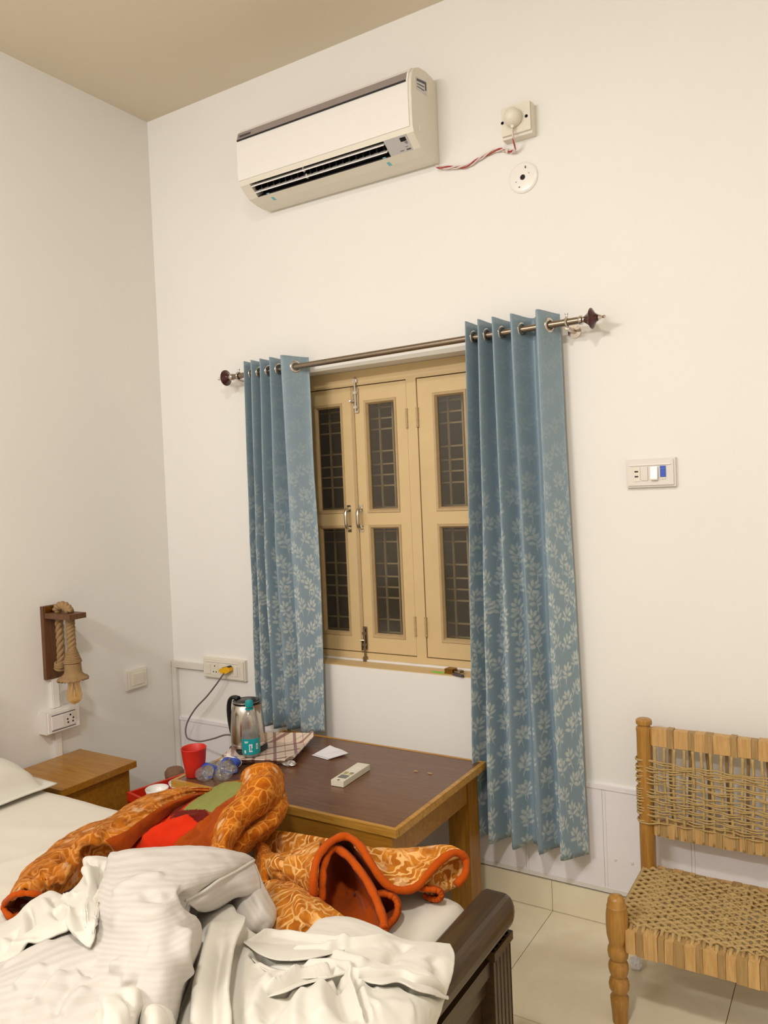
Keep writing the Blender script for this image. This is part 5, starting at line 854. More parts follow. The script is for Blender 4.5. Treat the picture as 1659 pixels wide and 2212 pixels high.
class Cloth:
    def __init__(s): s.V = []; s.F = []; s.MI = []; s.UV = []; s.C = []
    def add(s, G, n, mi, thick=.010, cols=None, uvs=(1, 1)):
        nv, nu = G.shape[:2]; st = len(s.V); T = G-n*thick
        for P in (G, T):
            for j in range(nv):
                for i in range(nu):
                    s.V.append(tuple(P[j, i])); s.UV.append((i/(nu-1)*uvs[0], j/(nv-1)*uvs[1])); s.C.append(cols[j][i] if cols is not None else (0, 0, 0, 0))
        a = np.cross(G[1, 0]-G[0, 0], G[0, 1]-G[0, 0]); flip = np.median((np.cross(np.gradient(G, axis=1), np.gradient(G, axis=0))*n).sum(2)) < 0
        o = nu*nv
        def f(*q): s.F.append(tuple(st+k for k in (q[::-1] if flip else q)))
        for j in range(nv-1):
            for i in range(nu-1):
                m = mi(j/(nv-2), i/(nu-2)) if callable(mi) else mi
                q = (j*nu+i, j*nu+i+1, (j+1)*nu+i+1, (j+1)*nu+i); f(*q); s.MI.append(m); f(*[o+k for k in q[::-1]]); s.MI.append(m)
        e = [i for i in range(nu)]+[j*nu+nu-1 for j in range(1, nv)]+[(nv-1)*nu+i for i in range(nu-2, -1, -1)]+[j*nu for j in range(nv-2, 0, -1)]
        for a, b in zip(e, e[1:]+e[:1]): f(b, a, o+a, o+b); s.MI.append(s.MI[-1] if not callable(mi) else 0)
    def build(s, name, mats, label, cat, parent=None):
        o = mesh_obj(name, s.V, s.F, mats, parent, True); me = o.data
        me.polygons.foreach_set('material_index', s.MI)
        ul = me.uv_layers.new(name='uv'); idx = np.zeros(len(me.loops), int); me.loops.foreach_get('vertex_index', idx)
        ul.data.foreach_set('uv', np.array(s.UV)[idx].ravel())
        ca = me.color_attributes.new('print', 'FLOAT_COLOR', 'POINT'); ca.data.foreach_set('color', np.array(s.C, float).ravel())
        return tag(o, label, cat) if label else o
# orange blanket
bl = Cloth(); CH = {'arm': 0, 'k': 1, 'l': 2, 'print': 3, 's': 4}
def inpoly(x, y, poly):
    r = False; j = len(poly)-1
    for i in range(len(poly)):
        if (poly[i][1] > y) != (poly[j][1] > y) and x < (poly[j][0]-poly[i][0])*(y-poly[i][1])/(poly[j][1]-poly[i][1])+poly[i][0]: r = not r
        j = i
    return r
PR = [('red', (226, 50, 14)), ('maroon', (104, 14, 16)), ('leaf', (146, 154, 84)), ('dark', (110, 16, 14)), ('dark2', (90, 14, 10))]
for name in ('arm', 'mouth', 'print', 'peak', 'under_fold', 'flat', 'hump', 'bits', 'cave', 'cave_floor', 'second', 'loop', 'flap', 'curl', 'curl_in', 'lower_left'):
    sp = PATCH[name]; rough = {'arm': .006, 'peak': .004, 'print': .002, 'hump': .006, 'under_fold': .006, 'flap': .003, 'lower_left': .005}.get(name, .003)
    nu, nv = (70, 110) if name in ('arm', 'print') else (56, 64)
    if name == 'print': nu, nv = 110, 110
    G, n = loft(sp, nu, nv, rough, seed=len(name)*3.1)
    cols = None
    if name == 'print':
        cols = [[(0, 0, 0, 0)]*nu for _ in range(nv)]
        for j in range(nv):
            for i in range(nu):
                u, v = j/(nv-1), i/(nu-1)
                for k, c in PR:
                    if inpoly(u+.006*noise.noise((u*40, v*40, 0)), v+.006*noise.noise((u*40, v*40, 5)), POLY[k]): cols[j][i] = lin(c)
    mi = CH[sp['m']]
    if name == 'arm': mi = lambda a, b: 4 if (a > .50 and b > .70) or (a > .93 and b > .45) else 0
    bl.add(G, n, mi, .011, cols)
blanket = bl.build('blanket', [M['bl_arm'], M['bl_crack'], M['bl_light'], M['bl_print'], M['solid']], 'plush orange blanket with flower and scroll print heaped along the table side of the bed', 'blanket')
for k, r in (('hem_mouth', .0075), ('hem_outer', .0100), ('hem_inner', .0092), ('hem_loop', .007), ('hem_curl', .007)):
    pts = spline(LINE[k], 60); bm = B(); tube(bm, [p+Vector(TOWARD)*(.003+.0012*math.sin(i*1.3)) for i, p in enumerate(pts)], [r*(1+.10*math.sin(i*.9)+.05*math.sin(i*2.3)) for i in range(60)], 10)
    obj('hem', bm, M['hem'], blanket, smooth=True)
# white striped duvet
dv = Cloth()
for name, nu, nv, ro, uv in (('duvet', 120, 120, .0035, (.8, .85)), ('duvet_end', 60, 50, .002, (.3, .2)), ('duvet_lump', 60, 60, .002, (.25, .2)), ('duvet_left', 90, 90, .003, (.6, .5))):
    G, n = loft(PATCH[name], nu, nv, ro, seed=len(name)*2.2, freq=12); dv.add(G, n, 0, .014, uvs=uv)
duvet = dv.build('duvet', [M['stripe']], 'bunched white duvet in a satin striped cover in the middle of the bed', 'duvet')
bm = B(); tube(bm, spline(LINE['piping'], 30), .0035, 8); obj('piping', bm, M['cloth'], duvet, smooth=True)
# crumpled top sheet
sh = Cloth()
for name, nu, nv, ro, uv in (('sheet_left', 110, 130, .003, (1, 1)), ('sheet_right', 260, 200, .003, (1, 1)), ('sheet_lump', 70, 70, .005, (1, 1)), ('sheet_lump2', 60, 60, .005, (1, 1)), ('fold_a', 110, 26, .0015, (1, 1)), ('fold_b', 110, 26, .0015, (1, 1)), ('fold_c', 110, 26, .001, (1, 1)), ('fold_d', 90, 26, .001, (1, 1))):
    G, n = loft(PATCH[name], nu, nv, ro, seed=len(name)*1.7, freq=14); sh.add(G, n, 0, .0016 if name.startswith('fold') else .005, uvs=uv)
sh.build('bed_sheet', [M['cloth']], 'crumpled white top sheet twisted around the duvet and over the footboard', 'sheet')

# pillow at the bed head
def pillow():
    cx, cy, hx, hy, h = .232, -1.345, .172, .372, .150; nx, ny = 46, 70; V = []; F = []
    for side in (1, -1):
        for j in range(ny):
            for i in range(nx):
                a, b = -1+2*i/(nx-1), -1+2*j/(ny-1); fl = .86
                e = max(0, 1-abs(a/fl)**2.4)*max(0, 1-abs(b/fl)**3.0) if abs(a) < fl and abs(b) < fl else 0
                pin = 1-.05*(1-abs(b)**2)*abs(a)**6-.0*(1-abs(a)**2)*abs(b)**6
                x, y = cx+a*hx*pin, cy+b*hy
                z = .560+.10*max(0, -a-.1)*.35+(h if side > 0 else -.012)*e**.45+.004*noise.noise((x*14, y*14, side))*(1 if e > 0 else .8)+(.003*side)
                if side > 0 and e > 0: z += .006*math.exp(-((a-.75+.1*b)/.05)**2)
                V.append((x, y, z))
    o_ = nx*ny
    for j in range(ny-1):
        for i in range(nx-1):
            q = (j*nx+i, j*nx+i+1, (j+1)*nx+i+1, (j+1)*nx+i); F.append(q); F.append(tuple(o_+k for k in q[::-1]))
    e = [i for i in range(nx)]+[j*nx+nx-1 for j in range(1, ny)]+[(ny-1)*nx+i for i in range(nx-2, -1, -1)]+[j*nx for j in range(ny-2, 0, -1)]
    for a, b in zip(e, e[1:]+e[:1]): F.append((b, a, o_+a, o_+b))
    return tag(mesh_obj('pillow', V, F, M['cloth'], None, True), 'white pillow with a flanged case at the head of the bed', 'pillow')
pillow()

# ================================================================== LOW ROPE CHAIR
ch = thing('rope_chair', 'low turned-wood chair with woven jute seat and back by the wall', 'chair', (2.62, -.30, 0))
CXL, CXR, CYB, CYF = 2.340, 2.905, -.105, -.500
def octo(bm, c, prof, n=8):
    lathe(bm, prof, c, n)
for cx in (CXL, CXR):
    bm = B(); lathe(bm, [(.024, 0), (.026, .05), (.022, .08), (.027, .12), (.027, .20), (.0265, .26), (.0262, .752), (.0275, .760), (.0265, .768), (.0205, .772), (.0205, .776), (.0262, .780), (.027, .786), (.0262, .793), (.021, .797), (0, .799)], (cx, CYB, 0), 12); obj('leg', bm, M['chair_wood'], ch, smooth='auto')
    bm = B(); s = 1.0
    lathe(bm, [(.022, 0), (.0235, .03), (.026, .055), (.027, .075), (.021, .085), (.021, .09), (.0285, .102), (.030, .115), (.027, .128), (.0215, .138), (.027, .150), (.0295, .162), (.029, .175), (.023, .188), (.0245, .192), (.0285, .197), (.0305, .212), (.029, .224), (.0245, .234), (.026, .240), (.031, .262), (.0325, .292), (.0315, .325), (.0285, .345), (.029, .348), (.0265, .352), (.0245, .368), (.019, .377), (.008, .381), (0, .382)], (cx, CYF, 0), 20)
    obj('leg', bm, M['chair_wood'], ch, smooth='auto')
def wraprail(x0, x1, y, z0, z1, t, widths, nm):
    """a wooden rail bound with cane strips, each strip its own piece"""
    bm = B(); box(bm, x0, x1, y-t, y+t, z0, z1); obj(nm, bm, M['chair_wood'], ch, bevel=.003)
    x = x0+.004; k = 0
    while x < x1-.01:
        w = widths[k % len(widths)]*random.uniform(.85, 1.15); w = min(w, x1-x-.002); e = random.uniform(.0015, .0045); sl = random.uniform(-.003, .003)
        bm = B()
        A = [(y-t-e, z0-e), (y+t+e, z0-e), (y+t+e, z1+e), (y-t-e, z1+e)]; n_ = 4
        va = [bm.verts.new((x+sl*(p[1]-z0)*10, p[0], p[1])) for p in A]; vb = [bm.verts.new((x+w+sl*(p[1]-z0)*10, p[0], p[1])) for p in A]
        for q in range(4): bm.faces.new((va[q], va[(q+1) % 4], vb[(q+1) % 4], vb[q]))
        bm.faces.new(va[::-1]); bm.faces.new(vb)
        obj('cane_wrap', bm, M['cane'] if k % 2 == 0 else M['cane2'], ch, bevel=.0018)
        x += w+random.uniform(.0005, .002); k += 1
wraprail(CXL+.024, CXR-.024, CYB-.002, .716, .770, .014, (.046, .017, .042, .020, .034, .024), 'top_rail')
wraprail(CXL+.024, CXR-.024, CYB-.002, .414, .456, .014, (.022, .018, .028, .016), 'back_rail')
wraprail(CXL+.026, CXR-.026, CYF, .226, .288, .016, (.026, .020, .034, .018, .024, .030), 'seat_rail')
wraprail(CXL+.024, CXR-.024, CYB, .238, .290, .016, (.024, .018, .030), 'seat_rail')
for cx in (CXL, CXR):
    bm = B(); tube(bm, [(cx, CYB-.02, .262), (cx, CYF+.026, .258)], .016, 10); obj('side_rail', bm, M['chair_wood'], ch, smooth='auto')
# back: paired vertical cords between the rails, horizontal cords passed round the posts
vx = [CXL+.040]
while vx[-1] < CXR-.05: vx.append(vx[-1]+random.uniform(.026, .031))
for k, x in enumerate(vx):
    for yy in ((CYB-.018, CYB+.014) if k % 2 else (CYB-.018,)):
        bm = B(); q = []
        for i in range(25):
            z = .713-(.713-.412)*i/24; q.append((x+.003*math.sin(z*16+k)+(.0 if yy < CYB else .012), yy+(.003*math.cos(i*PI/1.6+k*PI) if .10 < i/24 < .85 and yy < CYB else 0), z))
        tube(bm, q, .0052, 5, flat=.6); obj('cord', bm, M['cord'] if yy < CYB else M['cane2'], ch, smooth=True)
groups = [(.652, 3), (.634, 2), (.610, 2), (.588, 2), (.566, 1), (.548, 3), (.530, 2), (.512, 2), (.494, 2), (.478, 2), (.462, 1)]
for gi, (zc, m_) in enumerate(groups):
    for k in range(m_):
        bm = B(); q = []; z0_ = zc+(k-(m_-1)/2)*.0068; ph = random.uniform(0, 6)
        zl = z0_+random.uniform(-.008, .012); r = CXL-.0285
        for i in range(57):
            t = i/56; x = CXL-.012+(CXR-CXL+.024)*t
            z = z0_+(zl-z0_)*max(0, 1-t*4)+.0020*math.sin(t*24+ph)-.010*t*(1 if gi > 5 else .3)
            yy = CYB-.021-.0050*math.cos(t*(len(vx)-1)*PI+gi*PI); q.append((x, yy, z))
        q = [(CXL-.0285, CYB+.004, zl), (CXL-.0275, CYB-.014, zl), (CXL-.018, CYB-.026, zl)]+q[1:-1]+[(CXR+.02, CYB-.024, z0_), (CXR+.0285, CYB-.008, z0_)]
        tube(bm, q, .0028, 5); obj('cord', bm, M['cord'], ch, smooth=True)
bm = B(); tube(bm, spline([(CXL-.0275, CYB+.005, .452), (CXL-.020, CYB-.022, .452), (CXL+.01, CYB-.029, .452), (CXL+.05, CYB-.025, .460)], 20), .0030, 5); obj('cord', bm, M['cord'], ch, smooth=True)
# seat: cords front to back crossed by flat strands side to side
sx0, sx1 = CXL+.032, CXR-.032; ncol = 30; nrow = 24
for k in range(ncol):
    x = sx0+(sx1-sx0)*(k+.5)/ncol; bm = B(); q = []
    for i in range(nrow*2+1):
        t = i/(nrow*2); y = CYB-.012+(CYF-CYB+.024)*t; q.append((x+.002*math.sin(t*17+k), y, .2935+.0042*math.cos((t*nrow+.5*(k//1 % 2)*2)*PI)-.006*math.sin(t*PI)))
    q = [(x, CYB+.008, .280)]+q+[(x, CYF-.014, .284)]
    tube(bm, q, .0062, 5, flat=.5); obj('cord', bm, M['cord'] if k % 3 else M['cane2'], ch, smooth=True)
for k in range(nrow):
    t0 = (k+.6)/nrow; y = CYB-.014+(CYF-CYB+.030)*t0; bm = B(); q = []
    for i in range(ncol*2+1):
        t = i/(ncol*2); x = CXL-.010+(CXR-CXL+.020)*t; q.append((x, y+.0025*math.sin(t*23+k*2), .296+.0046*math.cos((t*ncol+.5+(k % 2))*PI)-.006*math.sin(t0*PI)))
    q = [(CXL-.0185, y, .268), (CXL-.016, y, .282)]+q+[(CXR+.016, y, .282), (CXR+.0185, y, .268)]
    tube(bm, q, .0060, 5, flat=.55); obj('cord', bm, M['cord'], ch, smooth=True)

# ================================================================== THINGS ON THE TABLE
T = TZ+.0016
# patterned tray with a flared rim
def tray():
    o = thing('serving_tray', 'patterned melamine tray with flared rim under the kettle and bottle', 'tray', (.915, -.355, T))
    cs = [(1.003, -.165), (1.115, -.470), (.845, -.575), (.725, -.270)]; cx = sum(p[0] for p in cs)/4; cy = sum(p[1] for p in cs)/4
    def loop(s, z, r=.22):
        L_ = []; q = [((p[0]-cx)*s+cx, (p[1]-cy)*s+cy) for p in cs]
        for i in range(4):
            p, a, b = Vector(q[i]), Vector(q[i-1]), Vector(q[(i+1) % 4])
            for t in (0, .33, .67, 1):
                u = p+(a-p)*.10*(1-t)**1.5+(b-p)*.10*t**1.5; L_.append((u.x, u.y, z+(.012 if t in (.33, .67) and s > .95 else 0)))
        return L_
    bm = B(); rings = []
    for s, z in ((.72, T), (.76, T+.0035), (1.0, T+.030), (1.008, T+.032), (1.012, T+.029), (.77, T-.0005+.0012), (.72, T)): rings.append([bm.verts.new(p) for p in loop(s, z)])
    rings = rings[1:6]
    for a, b in zip(rings, rings[1:]):
        for i in range(16): bm.faces.new((a[i], a[(i+1) % 16], b[(i+1) % 16], b[i]))
    bm.faces.new(rings[0]); bm.faces.new(rings[-1][::-1])
    bmesh.ops.delete(bm, geom=[v for v in bm.verts if not v.link_faces], context='VERTS')
    obj('tray_body', bm, M['tray'], o)
    return o
tray(); TT = T+.0045
kt = thing('electric_kettle', 'steel electric kettle with black lid and handle on the tray', 'kettle', (.815, -.375, TT))
kx, ky = .815, -.375
bm = B(); lathe(bm, [(.078, 0), (.078, .010), (.070, .014)], (kx, ky, TT), 32); obj('power_base', bm, M['black'], kt, smooth='auto')
bm = B(); lathe(bm, [(.066, .015), (.070, .020), (.070, .030), (.0685, .032), (.0685, .036), (.0705, .038), (.069, .090), (.064, .150), (.056, .186), (.052, .190)], (kx, ky, TT), 40); obj('jug', bm, M['steel'], kt, smooth='auto')
bm = B(); lathe(bm, [(.053, .188), (.056, .190), (.057, .196), (.054, .201), (.046, .203), (.040, .200), (.036, .203), (.020, .206), (0, .207)], (kx, ky, TT), 40); lid = obj('lid', bm, M['black'], kt, smooth='auto')
bm = B(); ring(bm, (kx, ky, TT+.1985), (0, 0, 1), .0555, .0016, 40, 6); obj('lid_trim', bm, M['steel'], lid, smooth=True)
bm = B(); hd = Vector((-1, -.08, 0)).normalized(); c = Vector((kx, ky, TT))
hp = spline([c+hd*.040+Vector((0, 0, .204)), c+hd*.066+Vector((0, 0, .207)), c+hd*.084+Vector((0, 0, .194)), c+hd*.092+Vector((0, 0, .160)), c+hd*.090+Vector((0, 0, .110)), c+hd*.080+Vector((0, 0, .060)), c+hd*.068+Vector((0, 0, .045))], 30)
tube(bm, hp, [.014]*4+[.012]*26, 10, flat=.7); obj('handle', bm, M['black'], kt, smooth=True)
bm = B(); sd = -hd; a_ = c+sd*.052; v = [bm.verts.new(p) for p in (a_+Vector((-sd.y, sd.x, 0))*.024+Vector((0, 0, .188)), a_-Vector((-sd.y, sd.x, 0))*.024+Vector((0, 0, .188)), a_+sd*.026+Vector((0, 0, .194)), a_+sd*.012+Vector((0, 0, .150)))]
for f in ((0, 1, 2), (0, 2, 3), (1, 3, 2), (0, 3, 1)): bm.faces.new([v[i] for i in f])
obj('spout', bm, M['steel'], kt)
cp = spline([(.395, -.045, .780), (.375, -.055, .752), (.345, -.065, .712), (.29, -.075, .652), (.225, -.085, .592), (.180, -.095, .530), (.170, -.105, .487), (.195, -.125, .462), (.25, -.16, .466), (.40, -.24, .50), (.56, -.315, .556), (.66, -.345, .594), (.73, -.362, .602), (.742, -.375, .588), (.750, -.375, TT+.008)], 70)
bm = B(); tube(bm, cp, .0038, 8); obj('cord', bm, M['cable'], kt, smooth=True)
bm = B(); prism(bm, [(.352, .775), (.360, .786), (.405, .800), (.422, .794), (.424, .780), (.400, .766), (.370, .764)], 'y', -.052, -.028); pl = obj('plug', bm, M['yellow'], kt, bevel=.004)
bm = B(); prism(bm, [(.372, .792), (.410, .803), (.419, .799), (.418, .796), (.376, .788)], 'y', -.050, -.030); obj('plug_back', bm, M['black'], pl)

bt = thing('water_bottle', 'upright clear water bottle with teal cap and teal label on the tray', 'bottle', (.883, -.435, TT))
bx_, by_ = .883, -.435
bm = B(); lathe(bm, [(.020, .002), (.030, .000), (.034, .006), (.0355, .014), (.0355, .080), (.0345, .084), (.0355, .088), (.0345, .100), (.0355, .108), (.0335, .120), (.0345, .128), (.030, .143), (.031, .148), (.022, .166), (.0155, .178), (.0125, .186), (.0125, .193), (.015, .194), (.015, .196), (.012, .197), (.012, .205)], (bx_, by_, TT), 32, cap=False); bot = obj('bottle_body', bm, M['bottle'], bt, smooth=True)
bm = B(); lathe(bm, [(0, .003), (.033, .004), (.0345, .014), (.0345, .094), (.0335, .098), (0, .098)], (bx_, by_, TT), 28); obj('water', bm, M['water'], bt, smooth='auto')
bm = B(); lathe(bm, [(.0362, .014), (.0366, .016), (.0366, .074), (.0362, .076)], (bx_, by_, TT), 32, cap=False); lab = obj('label', bm, M['teal'], bt, smooth=True)
def on_label(a0, a1, z0, z1, mat, nm='label_print', r=.0369):
    bm = B(); n_ = 6; V_ = [[bm.verts.new((bx_+rr*math.cos(a0+(a1-a0)*i/n_), by_+rr*math.sin(a0+(a1-a0)*i/n_), TT+z)) for i in range(n_+1)] for rr, z in ((r, z0), (r, z1), (r-.0004, z1), (r-.0004, z0))]
    for p, q in ((0, 1), (1, 2), (2, 3), (3, 0)):
        for i in range(n_): bm.faces.new((V_[p][i], V_[p][i+1], V_[q][i+1], V_[q][i]))
    obj(nm, bm, M[mat], lab)
fa = math.atan2(-2.76+.435, 2.99-.883)
for a0, a1, z0, z1 in ((-.22, .14, .052, .056), (-.22, .14, .026, .030), (-.22, -.14, .026, .056), (.06, .14, .040, .056), (-.02, .02, .030, .052), (.56, .62, .034, .054), (.74, .80, .034, .054), (.56, .80, .052, .056), (.56, .80, .034, .037), (-.75, -.30, .064, .067), (-.75, -.40, .060, .062), (-.80, -.62, .020, .032)):
    on_label(fa+a0, fa+a1, z0, z1, 'white_gloss')
bm = B(); lathe(bm, [(.0155, .197), (.016, .199), (.016, .217), (.0145, .221), (.010, .223), (0, .223)], (bx_, by_, TT), 28); obj('cap', bm, M['teal'], bt, smooth='auto')
bm = B(); lathe(bm, [(.0165, .186), (.0165, .1915), (.0135, .192)], (bx_, by_, TT), 28); obj('cap_ring', bm, M['teal'], bt, smooth='auto')

def lying_bottle(label, p0, d, ln, r, blue_at, seed, lift=0.0):
    o = thing('crushed_bottle', label, 'bottle', p0); d = Vector(d).normalized(); rnd = random.Random(seed); bm = B(); n_ = 24; rings = []
    prof = [(.0, 0), (.75, .0), (1, .04), (1, .2), (.93, .24), (1, .28), (.90, .36), (1, .42), (.85, .50), (.96, .58), (.9, .66), (.7, .78), (.42, .88), (.36, .92), (.36, 1.0), (0, 1.0)]
    u = d.cross(Vector((0, 0, 1))).normalized(); v = u.cross(d); c = Vector(p0)+Vector((0, 0, r*.84+lift))
    def pt(rr, t, a):
        q = 1+.16*math.sin(a*3+t*14+seed)*(.2 < t < .85)+.10*noise.noise((math.cos(a)*2, math.sin(a)*2, t*9+seed))*(.1 < t < .9)
        w_ = c+d*(ln*t)+u*rr*r*q*math.cos(a)+v*rr*r*q*math.sin(a)*.84; w_.z = max(w_.z, p0[2]+.0008); return w_
    for rr, t in prof: rings.append([bm.verts.new(pt(rr, t, 2*PI*i/n_)) for i in range(n_)] if rr > 0 else [bm.verts.new(c+d*ln*t)])
    for a, b in zip(rings, rings[1:]):
        for i in range(n_):
            if len(a) == 1: bm.faces.new((a[0], b[(i+1) % n_], b[i]))
            elif len(b) == 1: bm.faces.new((a[i], a[(i+1) % n_], b[0]))
            else: bm.faces.new((a[i], a[(i+1) % n_], b[(i+1) % n_], b[i]))
    obj('bottle_body', bm, M['bottle'], o, smooth=True)
    for t0, t1, mm in blue_at:
        bm = B(); A = []
        for t in np.linspace(t0, t1, 5): A.append([bm.verts.new(pt(1.04, t, 2*PI*i/n_)) for i in range(n_)])
        for a, b in zip(A, A[1:]):
            for i in range(n_): bm.faces.new((a[i], a[(i+1) % n_], b[(i+1) % n_], b[i]))
        so_ = obj('label', bm, M[mm], o, smooth=True)
        s_ = so_.modifiers.new('thickness', 'SOLIDIFY'); s_.thickness = .0006
    bm = B(); lathe(bm, [(.40*r, .0), (.43*r, .002), (.43*r, .016), (.36*r, .018), (0, .018)], c+d*ln*.985, 20, d); obj('cap', bm, M['white_pvc'] if seed == 1 else M['blue'], o, smooth='auto')
    return o
lying_bottle('crushed clear bottle lying beside the red cup, its bottom to the bed', (.900, -.730, T), (-.20, .98, .0), .140, .030, [(.30, .44, 'blue')], 1)
lying_bottle('crumpled clear bottle with a blue band lying in front of the kettle', (.968, -.690, T), (-.42, .90, 0), .135, .033, [(.55, .78, 'blue'), (.80, .84, 'white_gloss')], 2)

cu = thing('cup', 'red plastic tumbler at the near left corner of the table', 'cup', (.828, -.690, T))
bm = B(); lathe(bm, [(0, .002), (.030, 0), (.033, .003), (.042, .060), (.0465, .104), (.0475, .106), (.0465, .108), (.0445, .106), (.040, .060), (.031, .006), (0, .005)], (.828, -.690, T), 36); obj('tumbler', bm, M['red'], cu, smooth=True)

# remote control
rm = thing('remote_control', 'cream remote control lying in the middle of the brown table', 'remote', (1.375, -.452, T))
ra = Vector((1.366, -.368, 0))-Vector((1.375, -.545, 0)); ra.normalize(); rb = Vector((ra.y, -ra.x, 0)); rc = Vector((1.374, -.452, T))
def rbox(l0, l1, w0, w1, z0, z1, mat, nm, parent, bev=0.0):
    bm = B(); vs = box(bm, 0, 1, 0, 1, 0, 1); 
    for v in bm.verts:
        l, w_, z = (l0, l1)[v.co.x > .5], (w0, w1)[v.co.y > .5], (z0, z1)[v.co.z > .5]; v.co = rc+ra*l+rb*w_+Vector((0, 0, z))
    return obj(nm, bm, mat, parent, bevel=bev)
rbox(-.094, .094, -.026, .026, 0, .020, M['remote'], 'body', rm, .0085)
rbox(-.066, -.034, -.017, .017, .0200, .0206, M['lcd'], 'screen', rm)
for k, (a, w0, w1) in enumerate(((-.022, -.018, -.004), (-.022, .004, .018), (-.010, -.018, -.004), (-.010, .004, .018))): rbox(a-.004, a+.004, w0, w1, .0200, .0212, M['olive'] if k < 3 else M['lcd'], 'button', rm, .0006)
for k in range(3): rbox(.010+.02*k-.005, .010+.02*k+.005, -.018, .018, .0200, .0208, M['white_pvc'], 'button', rm, .0005)
rbox(-.090, -.080, -.004, .004, .0200, .0204, M['ink'], 'logo', rm)

# folded paper, foil wrapper, crumbs
pp = thing('folded_paper', 'folded white paper on the table beside the tray', 'paper', (1.155, -.29, T))
bm = B(); P_ = [(1.098, -.322), (1.186, -.338), (1.222, -.262), (1.170, -.232), (1.145, -.246), (1.112, -.232)]
for k, dz in ((0, .0), (1, .004)):
    vs = [bm.verts.new((x+(.008*k), y+.004*k, T+.0005+dz+(.010 if i in (4, 5) and k else .003 if i == 2 else 0))) for i, (x, y) in enumerate(P_)]; vt = [bm.verts.new(v.co+Vector((0, 0, .0012))) for v in vs]
    c0 = bm.verts.new((1.155, -.285, T+.001+dz)); c1_ = bm.verts.new((1.157, -.283, T+.0045+dz))
    for i in range(6):
        j = (i+1) % 6; bm.faces.new((vs[j], vs[i], c0)); bm.faces.new((vt[i], vt[j], c1_)); bm.faces.new((vs[i], vs[j], vt[j], vt[i]))
obj('sheet', bm, M['paper'], pp)
def crumple(name, label, cat, c, r, sx, sy, sz, mat, seed):
    bm = B(); bmesh.ops.create_icosphere(bm, subdivisions=3, radius=1.0)
    for v in bm.verts:
        p = v.co.copy(); q = 1+.30*noise.noise(p*2.1+Vector((seed, 0, 0)))+.22*abs(noise.noise(p*4.3+Vector((0, seed, 0))))
        v.co = Vector((p.x*sx, p.y*sy, max(p.z*sz, -.8*sz)+.8*sz))*r*q+Vector(c)
        v.co.z = max(v.co.z, c[2])
    o = obj(name, bm, mat); o.location = (0, 0, 0); return tag(o, label, cat)
crumple('foil_wrapper', 'crumpled silvery wrapper on the table in front of the tray', 'wrapper', (1.082, -.452, T), .032, 1.0, .55, .35, M['foil'], 3.3)
for x, y, a in ((1.560, -.300, .2), (1.617, -.298, -.1)):
    bm = B(); box(bm, x-.008, x+.008, y-.0025, y+.0025, T, T+.002); o = obj('crumb', bm, M['cane'], bevel=.0006)
    tag(o, 'small pale crumb on the brown table, nearer the remote' if x < 1.6 else 'small pale crumb on the brown table, nearer the right edge', 'crumb', 'crumbs on the table')

# padlock with its key tag on the window sill
pk = thing('padlock', 'brass padlock lying on the window sill', 'padlock', (1.555, .035, WZ0+.0045)); zz = WZ0+.0045
bm = B(); prism(bm, [(1.528, .018), (1.566, .014), (1.570, .050), (1.532, .054)], 'z', zz, zz+.020); obj('body', bm, M['brass'], pk, bevel=.004)
bm = B(); tube(bm, spline([(1.567, .022, zz+.010), (1.592, .018, zz+.010), (1.604, .032, zz+.010), (1.595, .044, zz+.010), (1.569, .044, zz+.010)], 24), .0042, 8); obj('shackle', bm, M['rodsteel'], pk, smooth=True)
bm = B(); prism(bm, [(1.572, .000), (1.620, -.014), (1.626, -.004), (1.578, .010)], 'z', zz, zz+.008); 
kk = obj('key', bm, M['ink'], pk, bevel=.001)
bm = B(); prism(bm, [(1.462, .026), (1.500, .012), (1.527, .016), (1.530, .026), (1.500, .030)], 'z', zz, zz+.003); tgt = tag(obj('key_tag', bm, M['green'], None), 'bright green key tag lying beside the brass padlock', 'tag')

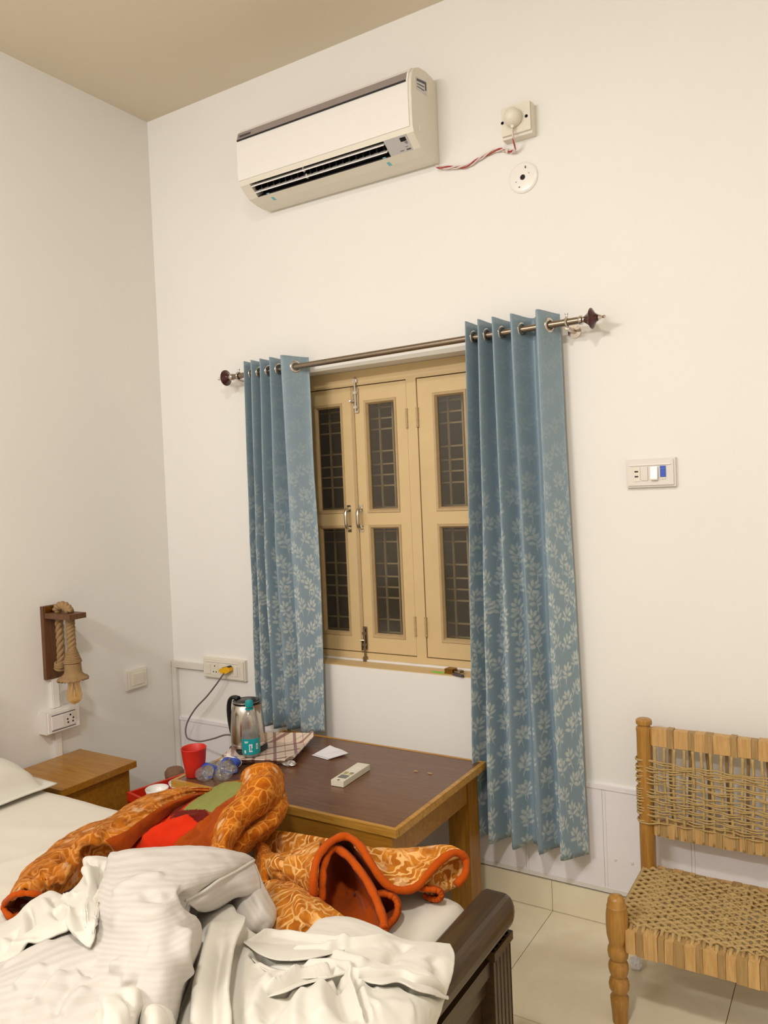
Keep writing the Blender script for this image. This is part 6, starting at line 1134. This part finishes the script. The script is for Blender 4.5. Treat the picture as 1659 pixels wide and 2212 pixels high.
# ================================================================== CORNER: RED STOOL, BOWLS, BROWN BASKET; TISSUE
st = thing('stool', 'red plastic stool with raised rim between the nightstand and the table', 'stool', (.613, -.586, 0))
SX0, SX1, SY0, SY1, SZ = .4805, .7455, -.731, -.441, .408
bm = B(); box(bm, SX0, SX1, SY0, SY1, SZ-.012, SZ); obj('seat', bm, M['orange_red'], st, bevel=.003)
for a in ((SX0, SX0+.012, SY0, SY1), (SX1-.012, SX1, SY0, SY1), (SX0+.012, SX1-.012, SY0, SY0+.012), (SX0+.012, SX1-.012, SY1-.012, SY1)):
    bm = B(); box(bm, a[0], a[1], a[2], a[3], SZ-.012, SZ+.032); obj('rim', bm, M['orange_red'], st, bevel=.003)
for xa in (SX0+.012, SX1-.042):
    for ya in (SY0+.012, SY1-.042):
        bm = B(); box(bm, xa, xa+.030, ya, ya+.030, 0, SZ-.012); obj('leg', bm, M['orange_red'], st, bevel=.003)
st.rotation_euler.z = math.radians(-11.2)
for k, (bx2, by2) in enumerate(((.560, -.640), (.590, -.545))):
    o = thing('bowl', ('white bowl on the red stool, nearer the bed', 'white bowl on the red stool, nearer the table')[k], 'bowl', (bx2, by2, SZ), 'white bowls on the stool')
    bm = B(); lathe(bm, [(0, .002), (.022, 0), (.026, .004), (.042, .026), (.046, .044), (.0445, .045), (.040, .028), (.024, .008), (0, .006)], (bx2, by2, SZ+.0005), 28); obj('bowl_body', bm, M['white_gloss'], o, smooth=True)
bk = thing('wicker_bin', 'slim brown wicker bin standing in the corner behind the red stool', 'basket', (.155, -.175, 0))
bm = B(); pr = [(.036, 0)]; z = .004
while z < .285: pr += [(.042+.004*z, z), (.0445+.004*z, z+.005), (.042+.004*z, z+.010)]; z += .010
lathe(bm, pr+[(.040, .290), (.038, .280), (.036, .02), (0, .02)], (.155, -.175, 0), 24); obj('basket_body', bm, M['wicker'], bk, smooth='auto')
bm = B(); lathe(bm, [(.044, .286), (.047, .290), (.046, .304), (.036, .318), (.015, .324), (0, .325)], (.155, -.175, 0), 24); obj('lid', bm, M['wicker'], bk, smooth='auto')
crumple('tissue', 'crumpled white tissue on the floor under the woven chair', 'tissue', (2.318, -.225, 0.0005), .024, .8, .8, .9, M['paper'], 1.2)
